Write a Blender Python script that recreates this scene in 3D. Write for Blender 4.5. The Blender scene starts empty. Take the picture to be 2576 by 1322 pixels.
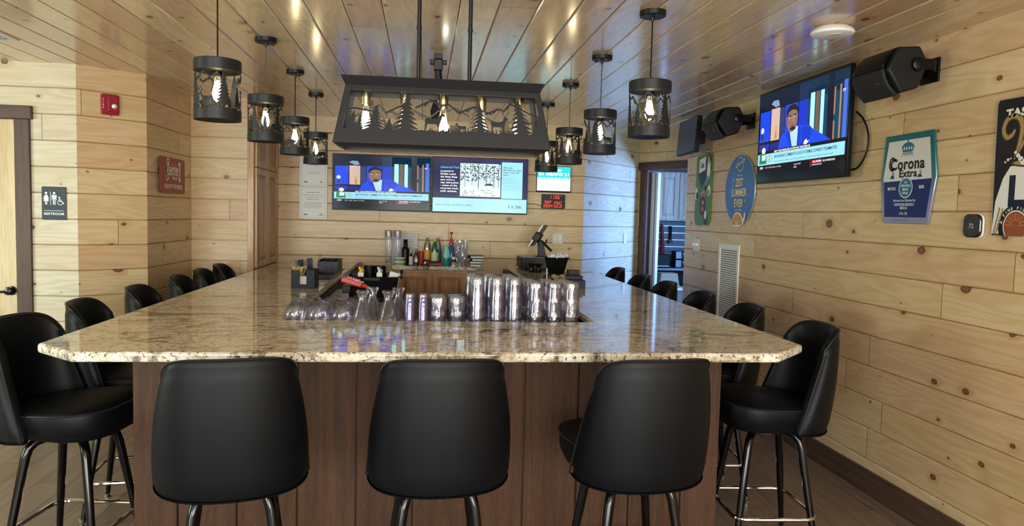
import bpy, bmesh, math, random
import numpy as np
from mathutils import Matrix, Vector
PI = math.pi
S = bpy.context.scene
COL = S.collection
random.seed(7)

# ------------------------------------------------------------------ camera
cam_d = bpy.data.cameras.new('camera')
cam = bpy.data.objects.new('camera', cam_d)
COL.objects.link(cam)
_r = Vector((0.99249503, 0.01728014, 0.12105791))      # world X seen from the camera (right, down, forward)
_d = Vector((-0.11961036, -0.06873536, 0.9904387))
_u = Vector((0.02543587, -0.99748526, -0.06615262))
right = Vector((_r[0], _d[0], _u[0])); down = Vector((_r[1], _d[1], _u[1])); fwd = Vector((_r[2], _d[2], _u[2]))
M = Matrix((( right[0], -down[0], -fwd[0], 0), (right[1], -down[1], -fwd[1], 0), (right[2], -down[2], -fwd[2], 1.59), (0, 0, 0, 1)))
cam.matrix_world = M
cam_d.sensor_width = 36.0
cam_d.lens = 36.0 * 1830 / 2576
cam_d.clip_start = 0.05
S.camera = cam
S.view_settings.view_transform = 'Standard'
S.view_settings.look = 'None'
S.view_settings.gamma = 1.0
S.view_settings.use_curve_mapping = False
S.view_settings.exposure = 0.12
S.cycles.max_bounces = 14
S.cycles.transmission_bounces = 12
S.cycles.transparent_max_bounces = 64
S.cycles.glossy_bounces = 5
S.cycles.diffuse_bounces = 4
S.cycles.caustics_reflective = False
S.cycles.caustics_refractive = False
S.cycles.sample_clamp_indirect = 6.0

def lin(c):
    if isinstance(c, str):
        c = c.lstrip('#'); c = tuple(int(c[i:i+2], 16) / 255 for i in (0, 2, 4))
    return tuple((x / 12.92 if x <= .04045 else ((x + .055) / 1.055) ** 2.4) for x in c)

# ------------------------------------------------------------------ world and daylight
W = bpy.data.worlds.new('world'); S.world = W; W.use_nodes = True
W.node_tree.nodes['Background'].inputs[0].default_value = (*lin('#cfe0f2'), 1)
W.node_tree.nodes['Background'].inputs[1].default_value = 0.6

def area(name, loc, target, sx, sy, power, color, spread=180):
    l = bpy.data.lights.new(name, 'AREA'); l.shape = 'RECTANGLE'; l.size = sx; l.size_y = sy
    l.energy = power; l.color = lin(color); l.spread = math.radians(spread)
    o = bpy.data.objects.new(name, l); COL.objects.link(o); o.location = loc
    o.rotation_euler = (Vector(target) - Vector(loc)).to_track_quat('-Z', 'Y').to_euler()
    return o
# daylight through the windows of the wall behind the photographer
area('window_daylight', (-3.3, -3.15, 1.45), (-3.3, 3, 2.3), 2.2, 1.7, 260, '#e2f0f0')
area('window_daylight', (0.0, -3.15, 1.45), (0.0, 3, 2.3), 2.2, 1.7, 260, '#f0f0ec')
area('window_daylight', (1.9, -3.15, 1.45), (1.9, 3, 2.3), 1.0, 1.7, 150, '#f4f1ea')
# daylight through the side window of the left part of the room
area('window_daylight', (-5.62, 2.2, 1.5), (-2.4, 4.6, 1.5), 1.8, 1.5, 130, '#dcf2e6')
# daylight through the window of the store room behind the open doorway
area('window_daylight', (4.93, 8.02, 1.55), (2.5, 8.40, 1.5), .95, 1.3, 250, '#78adff')

# ------------------------------------------------------------------ node helper
class NT:
    def __init__(s, name):
        s.m = bpy.data.materials.new(name); s.m.use_nodes = True
        s.t = s.m.node_tree; s.b = s.t.nodes['Principled BSDF']
    def n(s, ty, **kw):
        x = s.t.nodes.new(ty)
        for k, v in kw.items(): setattr(x, k, v)
        return x
    def put(s, sock, v):
        if isinstance(v, bpy.types.NodeSocket): s.t.links.new(v, sock)
        elif isinstance(v, (tuple, list)) and sock.type == 'RGBA' and len(v) == 3: sock.default_value = (*v, 1)
        else: sock.default_value = v
    def math(s, op, a, b=0.0, c=0.0, clamp=False):
        x = s.n('ShaderNodeMath', operation=op); x.use_clamp = clamp
        s.put(x.inputs[0], a); s.put(x.inputs[1], b); s.put(x.inputs[2], c)
        return x.outputs[0]
    def mix(s, f, a, b, mode='MIX'):
        x = s.n('ShaderNodeMix', data_type='RGBA', blend_type=mode)
        s.put(x.inputs[0], f); s.put(x.inputs[6], a); s.put(x.inputs[7], b)
        return x.outputs[2]
    def vec(s, x, y, z=0.0):
        c = s.n('ShaderNodeCombineXYZ'); s.put(c.inputs[0], x); s.put(c.inputs[1], y); s.put(c.inputs[2], z)
        return c.outputs[0]
    def noise(s, v, scale, detail=2, rough=.5, dist=0.0):
        x = s.n('ShaderNodeTexNoise'); s.put(x.inputs['Vector'], v); x.inputs['Scale'].default_value = scale
        x.inputs['Detail'].default_value = detail; x.inputs['Roughness'].default_value = rough; x.inputs['Distortion'].default_value = dist
        return x.outputs[0]
    def white(s, v):
        x = s.n('ShaderNodeTexWhiteNoise', noise_dimensions='3D'); s.put(x.inputs['Vector'], v)
        sp = s.n('ShaderNodeSeparateColor'); s.t.links.new(x.outputs['Color'], sp.inputs[0])
        return sp.outputs
    def ramp(s, f, stops, interp='LINEAR'):
        x = s.n('ShaderNodeValToRGB'); s.put(x.inputs[0], f); r = x.color_ramp; r.interpolation = interp
        while len(r.elements) < len(stops): r.elements.new(.5)
        for e, (p, c) in zip(r.elements, stops): e.position = p; e.color = (*c, 1) if len(c) == 3 else c
        return x.outputs[0]
    def step(s, x, a, b):
        r = s.n('ShaderNodeMapRange', interpolation_type='SMOOTHSTEP'); s.put(r.inputs[0], x)
        s.put(r.inputs[1], a); s.put(r.inputs[2], b); return r.outputs[0]
    def uv(s):
        x = s.n('ShaderNodeUVMap'); sp = s.n('ShaderNodeSeparateXYZ'); s.t.links.new(x.outputs[0], sp.inputs[0]); return sp.outputs
    def obj(s):
        x = s.n('ShaderNodeTexCoord'); sp = s.n('ShaderNodeSeparateXYZ'); s.t.links.new(x.outputs['Object'], sp.inputs[0]); return x.outputs['Object'], sp.outputs
    def bump(s, h, strength=.3, dist=.002):
        b = s.n('ShaderNodeBump'); b.inputs['Strength'].default_value = strength; b.inputs['Distance'].default_value = dist
        s.put(b.inputs['Height'], h); s.t.links.new(b.outputs[0], s.b.inputs['Normal'])
    def fin(s, color=None, rough=None, metal=0.0, spec=None, coat=0.0, coatr=.05):
        if color is not None: s.put(s.b.inputs['Base Color'], color)
        if rough is not None: s.put(s.b.inputs['Roughness'], rough)
        s.b.inputs['Metallic'].default_value = metal
        if spec is not None: s.b.inputs['Specular IOR Level'].default_value = spec
        s.b.inputs['Coat Weight'].default_value = coat; s.b.inputs['Coat Roughness'].default_value = coatr
        return s.m

_mc = {}
def flat(c, rough=.5, metal=0.0, coat=0.0):
    k = ('f', c, rough, metal, coat)
    if k not in _mc: _mc[k] = NT('paint').fin(lin(c), rough, metal, coat=coat)
    return _mc[k]
def emit(c, st=1.0, rough=.15):
    k = ('e', c, st)
    if k not in _mc:
        t = NT('screen_glow'); t.fin((0.004, 0.004, 0.004), rough, spec=.12)
        t.b.inputs['Emission Color'].default_value = (*lin(c), 1); t.b.inputs['Emission Strength'].default_value = st
        _mc[k] = t.m
    return _mc[k]

def pine(name, A, Bc, C, rough=.42, P=.1835, phase=.194, L=2.6, seed=0.0, knots=.66, coat=0.0, grain=1.0, vary=1.0):
    t = NT(name); u, v, _ = t.uv()
    vr = t.math('DIVIDE', t.math('SUBTRACT', v, phase), P)
    row = t.math('FLOOR', vr)
    w1 = t.white(t.vec(row, seed, 3.1))
    us = t.math('DIVIDE', t.math('ADD', u, t.math('MULTIPLY', w1[0], L * 5)), L)
    seg = t.math('FLOOR', us); fu = t.math('FRACT', us)
    w2 = t.white(t.vec(row, seg, seed + 7.7))
    base = t.mix(w2[0], lin(A), lin(Bc))
    base = t.mix(t.math('MULTIPLY', t.step(w2[1], .62, .8), .55 * vary), base, lin(C))
    bu = t.math('ADD', u, t.math('MULTIPLY', w2[2], 37.0)); bv = t.math('ADD', v, t.math('MULTIPLY', w2[0], 11.0))
    # knots
    vo = t.n('ShaderNodeTexVoronoi', voronoi_dimensions='2D'); vo.inputs['Scale'].default_value = 1.0
    kv = t.vec(t.math('MULTIPLY', bu, 4.2), t.math('MULTIPLY', bv, 6.3)); t.put(vo.inputs['Vector'], kv)
    cs = t.n('ShaderNodeSeparateColor'); t.t.links.new(vo.outputs['Color'], cs.inputs[0])
    exist = t.math('GREATER_THAN', cs.outputs[0], knots)
    rad = t.math('ADD', .022, t.math('MULTIPLY', t.math('POWER', cs.outputs[1], 3.0), .16))
    wob = t.math('MULTIPLY', t.math('SUBTRACT', t.noise(t.vec(bu, bv), 60, 2), .5), .03)
    dist = t.math('ADD', vo.outputs['Distance'], wob)
    kd = t.math('DIVIDE', dist, rad)
    kmask = t.math('MULTIPLY', t.math('SUBTRACT', 1.0, t.step(kd, .72, 1.1)), exist)
    khalo = t.math('MULTIPLY', t.math('SUBTRACT', 1.0, t.step(kd, .9, 3.2)), exist)
    # cathedral grain bent round the knots
    low = t.noise(t.vec(t.math('MULTIPLY', bu, .85), t.math('MULTIPLY', bv, 6.5)), 1.0, 2, .45, .25)
    ph = t.math('ADD', t.math('MULTIPLY', low, 30.0), t.math('MULTIPLY', khalo, 1.7))
    line = t.math('POWER', t.math('ABSOLUTE', t.math('SINE', ph)), 2.0)
    fine = t.noise(t.vec(t.math('MULTIPLY', bu, 5.0), t.math('MULTIPLY', bv, 170.0)), 1.0, 3, .6)
    dark = t.mix(1.0, base, (.74, .62, .46), 'MULTIPLY')
    col = t.mix(t.math('MULTIPLY', line, .42 * grain), base, dark)
    col = t.mix(t.math('MULTIPLY', t.step(fine, .45, .75), .42 * grain), col, dark)
    blot = t.noise(t.vec(t.math('MULTIPLY', bu, 1.3), t.math('MULTIPLY', bv, 5.0)), 1.0, 2)
    col = t.mix(t.math('MULTIPLY', t.step(blot, .5, .8), .5), col, t.mix(1.0, base, (.93, .80, .62), 'MULTIPLY'))
    col = t.mix(t.math('MULTIPLY', khalo, .42), col, t.mix(1.0, base, (.72, .52, .34), 'MULTIPLY'))
    kc = t.mix(t.step(kd, .25, .95), lin('#7a4a30'), lin('#341a10'))
    col = t.mix(t.math('MULTIPLY', kmask, .9), col, kc)
    edge = t.math('MULTIPLY', t.math('MINIMUM', fu, t.math('SUBTRACT', 1.0, fu)), L)
    gap = t.math('SUBTRACT', 1.0, t.step(edge, .001, .0035))
    col = t.mix(gap, col, t.mix(1.0, base, (.30, .20, .13), 'MULTIPLY'))
    t.bump(t.math('SUBTRACT', t.math('MULTIPLY', line, .12), t.math('MULTIPLY', gap, 2.0)), .25, .002)
    return t.fin(col, rough, coat=coat, coatr=.12)

M_wall = pine('knotty_pine', '#dcc59d', '#d0b68a', '#cdaa86', rough=.40, seed=1.0)
M_wall_daylit = pine('knotty_pine_daylit', '#d9d2bc', '#cfc6ab', '#cdbc9f', rough=.45, seed=5.0, vary=.6)  # same pine as the other walls, paleness from daylight put into its colour
M_ceil = pine('varnished_pine_ceiling', '#e4d4b6', '#d6c09c', '#bf9c86', rough=.20, P=.1837, phase=-.033, L=3.1, seed=9.0, knots=.62, coat=.35, vary=1.0)

def wood(name, c1, c2, axis=2, scale=22.0, rough=.45, coat=0.0, knots=False):
    """stained wood, grain along the given object axis"""
    t = NT(name); o, (x, y, z) = t.obj(); q = [x, y, z]
    a = q[axis]; b = [q[i] for i in range(3) if i != axis]
    v = t.vec(t.math('MULTIPLY', a, .07), b[0], b[1])
    n = t.noise(v, scale, 4, .6, .6); f = t.noise(v, scale * 9, 2, .6)
    col = t.mix(t.step(n, .35, .7), lin(c1), lin(c2))
    col = t.mix(t.math('MULTIPLY', t.step(f, .4, .75), .45), col, t.mix(1.0, lin(c2), (.7, .65, .6), 'MULTIPLY'))
    if knots:
        vo = t.n('ShaderNodeTexVoronoi'); vo.inputs['Scale'].default_value = 5.0; t.put(vo.inputs['Vector'], o)
        col = t.mix(t.math('MULTIPLY', t.math('SUBTRACT', 1.0, t.step(vo.outputs['Distance'], .05, .16)), .75), col, lin('#4a2a18'))
    t.bump(t.math('ADD', n, f), .12, .002)
    return t.fin(col, rough, coat=coat)
M_trim = wood('stained_dark_trim', '#5d4032', '#3f2a22', 2, 16, .5)
M_trimh = wood('stained_dark_trim_level', '#5d4032', '#3f2a22', 0, 16, .5)
M_base = wood('dark_baseboard', '#5a4436', '#46342a', 1, 16, .5)
M_door = wood('clear_pine_door', '#dcc9a0', '#c9b184', 2, 9, .45)
M_cab = wood('hickory_cabinet', '#c79663', '#a87646', 2, 12, .4, .15)
M_cabk = wood('hickory_cabinet_panel', '#c28f58', '#9a683a', 2, 10, .4, .15, knots=True)
M_pantry = wood('light_hickory', '#c49b70', '#8e6748', 2, 12, .45, .1)
M_pantry2 = wood('light_hickory_frame', '#cfa97c', '#b08458', 2, 12, .45, .1)
M_whcab = wood('whitewashed_cabinet', '#d9cdbd', '#b5a28c', 2, 12, .5)

def siding():
    t = NT('stained_bar_siding'); o, (x, y, z) = t.obj()
    v = t.vec(t.math('MULTIPLY', t.math('ADD', x, y), 1.0), 0.0, t.math('MULTIPLY', z, .05))
    n = t.noise(v, 26, 4, .65, .8); f = t.noise(t.vec(t.math('ADD', x, y), 0.0, t.math('MULTIPLY', z, .10)), 240, 3, .75)
    col = t.mix(t.step(n, .3, .75), lin('#54331b'), lin('#3a2311'))
    col = t.mix(t.math('MULTIPLY', t.step(f, .45, .7), .5), col, lin('#241508'))
    t.bump(t.math('ADD', t.math('MULTIPLY', f, 1.0), n), .9, .005)
    return t.fin(col, .62)
M_side = siding()

def granite():
    t = NT('polished_granite'); o, (x, y, z) = t.obj()
    warp = t.vec(t.math('ADD', t.math('MULTIPLY', x, .8), t.math('MULTIPLY', y, .35)), t.math('SUBTRACT', t.math('MULTIPLY', y, 1.5), t.math('MULTIPLY', x, .25)), z)
    a = t.noise(warp, 3.8, 7, .66, 1.8)
    b = t.noise(warp, 11, 6, .70, 1.3)
    c = t.noise(o, 62, 4, .68, .4)
    d = t.noise(warp, 2.1, 3, .55, 1.0)
    e = t.noise(o, 230, 2, .6)
    col = t.ramp(a, [(.36, lin('#7f7260')), (.45, lin('#c6baa0')), (.50, lin('#f0eadb')), (.57, lin('#e2d8c0')), (.66, lin('#978a78'))])
    col = t.mix(t.math('MULTIPLY', t.step(b, .58, .64), .8), col, lin('#6b6155'))
    col = t.mix(t.math('MULTIPLY', t.step(b, .46, .38), .85), col, lin('#ece4cc'))
    col = t.mix(t.math('MULTIPLY', t.step(c, .56, .62), .9), col, lin('#3a342f'))
    col = t.mix(t.math('MULTIPLY', t.step(c, .44, .36), .7), col, lin('#efe9da'))
    col = t.mix(t.math('MULTIPLY', t.step(e, .61, .68), .5), col, lin('#2c2826'))
    col = t.mix(t.math('MULTIPLY', t.step(d, .62, .66), .8), col, lin('#5f483f'))
    t.fin(col, .05, spec=.6)
    t.b.inputs['IOR'].default_value = 1.6
    return t.m
M_gran = granite()

def floor_m():
    t = NT('vinyl_plank_floor'); u, v, _ = t.uv()
    row = t.math('FLOOR', t.math('DIVIDE', v, .18)); fv = t.math('FRACT', t.math('DIVIDE', v, .18))
    w = t.white(t.vec(row, 1.0, 2.0))
    us = t.math('ADD', t.math('DIVIDE', u, 1.2), t.math('MULTIPLY', w[0], 5.0)); fu = t.math('FRACT', us)
    w2 = t.white(t.vec(row, t.math('FLOOR', us), 5.0))
    g = t.noise(t.vec(t.math('MULTIPLY', t.math('ADD', u, t.math('MULTIPLY', w2[2], 9.0)), 2.0), t.math('MULTIPLY', v, 24.0)), 1.0, 4, .6, .5)
    col = t.mix(w2[0], lin('#8f7b6c'), lin('#7c6a5d'))
    col = t.mix(t.math('MULTIPLY', t.step(g, .4, .7), .6), col, lin('#62534a'))
    ed = t.math('MINIMUM', t.math('MULTIPLY', t.math('MINIMUM', fv, t.math('SUBTRACT', 1.0, fv)), .18), t.math('MULTIPLY', t.math('MINIMUM', fu, t.math('SUBTRACT', 1.0, fu)), 1.2))
    col = t.mix(t.math('SUBTRACT', 1.0, t.step(ed, .0008, .003)), col, lin('#2b231e'))
    return t.fin(col, .38)
M_floor = floor_m()

def vinyl():
    t = NT('black_vinyl'); o, _ = t.obj()
    n = t.noise(o, 420, 2, .6); t.bump(n, .10, .001)
    return t.fin(lin('#04070b'), .50, spec=.22)
M_vinyl = vinyl()
M_pip = flat('#1b1c20', .25)
M_blk = NT('black_gloss_enamel').fin(lin('#050506'), .18, spec=.4)
M_matte = NT('speaker_plastic').fin(lin('#151619'), .5, spec=.25)
M_iron = NT('black_lamp_metal').fin(lin('#0e0f11'), .42, spec=.3)
M_gun = NT('dark_lamp_metal').fin(lin('#1d1e20'), .46, spec=.3)
M_plast = NT('black_plastic').fin(lin('#08090b'), .36, spec=.22)
M_plast2 = NT('charcoal_plastic').fin(lin('#11151a'), .5, spec=.22)
M_chrome = flat('#d8d8da', .08, 1.0)
M_brass = flat('#ab9c78', .2, 1.0)
M_steel = flat('#9a9690', .25, 1.0)
M_white = flat('#e6e6e2', .5)
M_offw = flat('#d9d8d0', .5)

def glass(name, ior=1.45, tint='#ffffff', rough=0.0):
    t = NT(name); t.fin(lin(tint), rough); t.b.inputs['Transmission Weight'].default_value = 1.0; t.b.inputs['IOR'].default_value = ior
    return t.m
def drinkware(name, c, haze=.016, refl=.012, fres=.55, bs=.35, bscale=70):
    """thin clear plastic: see-through, sharp rim reflections, uneven moulded surface"""
    t = NT(name); o, (x, y, z) = t.obj()
    tr = t.n('ShaderNodeBsdfTransparent'); tr.inputs[0].default_value = (*lin(c), 1)
    df = t.n('ShaderNodeBsdfDiffuse'); df.inputs[0].default_value = (*lin('#f2f0fa'), 1)
    gl = t.n('ShaderNodeBsdfGlossy'); gl.inputs['Roughness'].default_value = .04
    bp = t.n('ShaderNodeBump'); bp.inputs['Strength'].default_value = bs; bp.inputs['Distance'].default_value = .002
    n = t.noise(o, bscale, 1, .5); t.put(bp.inputs['Height'], n); t.t.links.new(bp.outputs[0], gl.inputs['Normal'])
    lw = t.n('ShaderNodeLayerWeight'); lw.inputs[0].default_value = .38; t.t.links.new(bp.outputs[0], lw.inputs['Normal'])
    f = t.math('ADD', t.math('MULTIPLY', lw.outputs['Fresnel'], fres), refl, clamp=True)
    m1 = t.n('ShaderNodeMixShader'); m1.inputs[0].default_value = haze; t.t.links.new(tr.outputs[0], m1.inputs[1]); t.t.links.new(df.outputs[0], m1.inputs[2])
    m2 = t.n('ShaderNodeMixShader'); t.put(m2.inputs[0], f); t.t.links.new(m1.outputs[0], m2.inputs[1]); t.t.links.new(gl.outputs[0], m2.inputs[2])
    t.t.links.new(m2.outputs[0], t.t.nodes['Material Output'].inputs[0]); return t.m
M_glass = drinkware('clear_plastic_glass', '#fbfafe')
M_glassv = drinkware('lilac_tinted_glass', '#ece6fb', .04)
M_spark = drinkware('thick_moulded_base', '#f6f4fb', .12, .20, .9, 1.0, 210)
M_sparkv = drinkware('lilac_moulded_base', '#e2dcf6', .10, .16, .9, 1.0, 210)
def thin(name, c='#ffffff', amt=.12, rough=.03):
    t = NT(name); tr = t.n('ShaderNodeBsdfTransparent'); tr.inputs[0].default_value = (*lin(c), 1)
    gl = t.n('ShaderNodeBsdfGlossy'); gl.inputs['Roughness'].default_value = rough
    lw = t.n('ShaderNodeLayerWeight'); lw.inputs[0].default_value = .35
    f = t.math('ADD', t.math('MULTIPLY', lw.outputs['Fresnel'], .8), amt, clamp=True)
    mx = t.n('ShaderNodeMixShader'); t.put(mx.inputs[0], f); t.t.links.new(tr.outputs[0], mx.inputs[1]); t.t.links.new(gl.outputs[0], mx.inputs[2])
    out = t.t.nodes['Material Output']; t.t.links.new(mx.outputs[0], out.inputs[0])
    return t.m
M_bulb = thin('bulb_glass', '#fff6e2', .04)
M_cyl = thin('clear_lamp_cylinder', '#fafafa', .03)
M_clearp = None
_fg = NT('glowing_filament'); _fg.fin((0, 0, 0), .5); _fg.b.inputs['Emission Color'].default_value = (*lin('#fff0c8'), 1); _fg.b.inputs['Emission Strength'].default_value = 26
M_fil = _fg.m

M_clearp = drinkware('clear_plastic_cup', '#f3f3f5', .10, .05, .7, .2, 60)

# ------------------------------------------------------------------ mesh builder
def sm(P, n=6):
    """points of a smooth curve through P"""
    Q = []; P = [Vector(p) for p in P]
    for i in range(len(P) - 1):
        a, b, c, d = P[max(i - 1, 0)], P[i], P[i + 1], P[min(i + 2, len(P) - 1)]
        for k in range(n):
            t = k / n; Q.append(.5 * (2 * b + (c - a) * t + (2 * a - 5 * b + 4 * c - d) * t * t + (3 * b - a - 3 * c + d) * t ** 3))
    return Q + [P[-1]]
class MB:
    def __init__(s): s.v = []; s.f = []; s.m = []; s.uv = None
    def add(s, vs, fs, mi=0):
        o = len(s.v); s.v += [tuple(p) for p in vs]; s.f += [tuple(i + o for i in f) for f in fs]; s.m += [mi] * len(fs); return s
    def box(s, x0, x1, y0, y1, z0, z1, mi=0):
        vs = [(x, y, z) for z in (z0, z1) for y in (y0, y1) for x in (x0, x1)]
        return s.add(vs, [(0, 2, 3, 1), (4, 5, 7, 6), (0, 1, 5, 4), (2, 6, 7, 3), (0, 4, 6, 2), (1, 3, 7, 5)], mi)
    def taper(s, b, t_, z0, z1, mi=0):
        (x0, x1, y0, y1), (a0, a1, c0, c1) = b, t_
        vs = [(x0, y0, z0), (x1, y0, z0), (x0, y1, z0), (x1, y1, z0), (a0, c0, z1), (a1, c0, z1), (a0, c1, z1), (a1, c1, z1)]
        return s.add(vs, [(0, 2, 3, 1), (4, 5, 7, 6), (0, 1, 5, 4), (2, 6, 7, 3), (0, 4, 6, 2), (1, 3, 7, 5)], mi)
    def tube(s, path, r, n=10, caps=True, closed=False, mi=0):
        pts = [Vector(p) for p in path]; N = len(pts); rings = []; vs = []
        up = None
        for i, p in enumerate(pts):
            if closed: d = pts[(i + 1) % N] - pts[i - 1]
            else: d = pts[min(i + 1, N - 1)] - pts[max(i - 1, 0)]
            d.normalize()
            if up is None:
                up = Vector((0, 0, 1)) if abs(d.z) < .9 else Vector((1, 0, 0))
            a = d.cross(up); a.normalize(); b = a.cross(d); b.normalize(); up = b
            rr = r[i] if isinstance(r, (list, tuple)) else r
            for k in range(n):
                t = 2 * PI * k / n; vs.append(p + a * math.cos(t) * rr + b * math.sin(t) * rr)
        fs = []
        for i in range(N if closed else N - 1):
            j = (i + 1) % N
            for k in range(n):
                l = (k + 1) % n; fs.append((i * n + k, i * n + l, j * n + l, j * n + k))
        if caps and not closed: fs.append(tuple(range(n - 1, -1, -1))); fs.append(tuple((N - 1) * n + k for k in range(n)))
        return s.add(vs, fs, mi)
    def lathe(s, prof, n=20, c=(0, 0, 0), facet=None, mi=0, M=None):
        vs = []; fs = []
        for (r, z) in prof:
            for k in range(n):
                t = 2 * PI * k / n; rr = r
                if facet: rr = r * facet(t, z)
                vs.append(Vector((rr * math.cos(t), rr * math.sin(t), z)))
        if M is not None: vs = [M @ p for p in vs]
        vs = [(p[0] + c[0], p[1] + c[1], p[2] + c[2]) for p in vs]
        for i in range(len(prof) - 1):
            for k in range(n):
                l = (k + 1) % n; fs.append((i * n + k, i * n + l, (i + 1) * n + l, (i + 1) * n + k))
        if prof[0][0] > 1e-5: fs.append(tuple(range(n - 1, -1, -1)))
        if prof[-1][0] > 1e-5: fs.append(tuple((len(prof) - 1) * n + k for k in range(n)))
        return s.add(vs, fs, mi)
    def prism(s, poly, f, mi=0):
        """poly 2D points; f(u, v, side) -> 3D for side 0 and 1"""
        n = len(poly); vs = [f(u, v, 0) for u, v in poly] + [f(u, v, 1) for u, v in poly]
        fs = [tuple(range(n)), tuple(range(2 * n - 1, n - 1, -1))] + [(i, i + n, (i + 1) % n + n, (i + 1) % n) for i in range(n)]
        return s.add(vs, fs, mi)
    def grid(s, fn, nu, nv, closeu=False, mi=0):
        vs = [fn(i / nu, j / nv) for j in range(nv + 1) for i in range(nu + (0 if closeu else 1))]
        w = nu + (0 if closeu else 1); fs = []
        for j in range(nv):
            for i in range(nu):
                k = (i + 1) % w; fs.append((j * w + i, j * w + k, (j + 1) * w + k, (j + 1) * w + i))
        return s.add(vs, fs, mi)
    def xf(s, M):
        s.v = [tuple(M @ Vector(p)) for p in s.v]; return s
    def build(s, name, mats, parent=None, loc=(0, 0, 0), rot=(0, 0, 0), smooth=35, bevel=0, bseg=2, solid=0, merge=False):
        me = bpy.data.meshes.new(name); me.from_pydata(s.v, [], s.f); 
        if not isinstance(mats, (list, tuple)): mats = [mats]
        for m in mats: me.materials.append(m)
        if len(mats) > 1: me.polygons.foreach_set('material_index', s.m)
        if s.uv is not None:
            l = me.uv_layers.new(name='UVMap')
            for p in me.polygons:
                for li, vi in zip(p.loop_indices, p.vertices): l.data[li].uv = s.uv[vi]
        bm = bmesh.new(); bm.from_mesh(me)
        if merge: bmesh.ops.remove_doubles(bm, verts=bm.verts, dist=1e-5)
        if s.uv is None: bmesh.ops.recalc_face_normals(bm, faces=bm.faces)
        bm.to_mesh(me); bm.free()
        if smooth:
            me.polygons.foreach_set('use_smooth', [True] * len(me.polygons)); me.set_sharp_from_angle(angle=math.radians(smooth))
        me.update()
        o = bpy.data.objects.new(name, me); COL.objects.link(o); o.location = loc; o.rotation_euler = rot
        if parent is not None: o.parent = parent
        if bevel:
            b = o.modifiers.new('bevel', 'BEVEL'); b.width = bevel; b.segments = bseg; b.limit_method = 'ANGLE'; b.angle_limit = math.radians(40); b.harden_normals = False
        if solid:
            b = o.modifiers.new('solid', 'SOLIDIFY'); b.thickness = solid; b.offset = 0
        return o

def thing(name, label, cat, loc=(0, 0, 0), rz=0, group=None, rot=None):
    o = bpy.data.objects.new(name, None); COL.objects.link(o); o.empty_display_size = .05
    o.location = loc; o.rotation_euler = rot if rot else (0, 0, rz); o['label'] = label; o['category'] = cat
    if group: o['group'] = group
    return o
def tag(o, label, cat, group=None):
    o['label'] = label; o['category'] = cat
    if group: o['group'] = group
    return o
def struct(o): o['kind'] = 'structure'; return o
KIDS = {}
def kids(o):
    return [c for c in bpy.data.objects if c.parent == o]
def dup(root, loc, rz=0, label=None, group=None, rot=None):
    if root.name not in KIDS: KIDS[root.name] = [(c, kids(c)) for c in kids(root)]
    r = root.copy(); COL.objects.link(r); r.location = loc; r.rotation_euler = rot if rot else (0, 0, rz)
    if label: r['label'] = label
    if group: r['group'] = group
    for c, gs in KIDS[root.name]:
        k = c.copy(); COL.objects.link(k); k.parent = r
        for g in gs:
            h = g.copy(); COL.objects.link(h); h.parent = k
    return r

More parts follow.
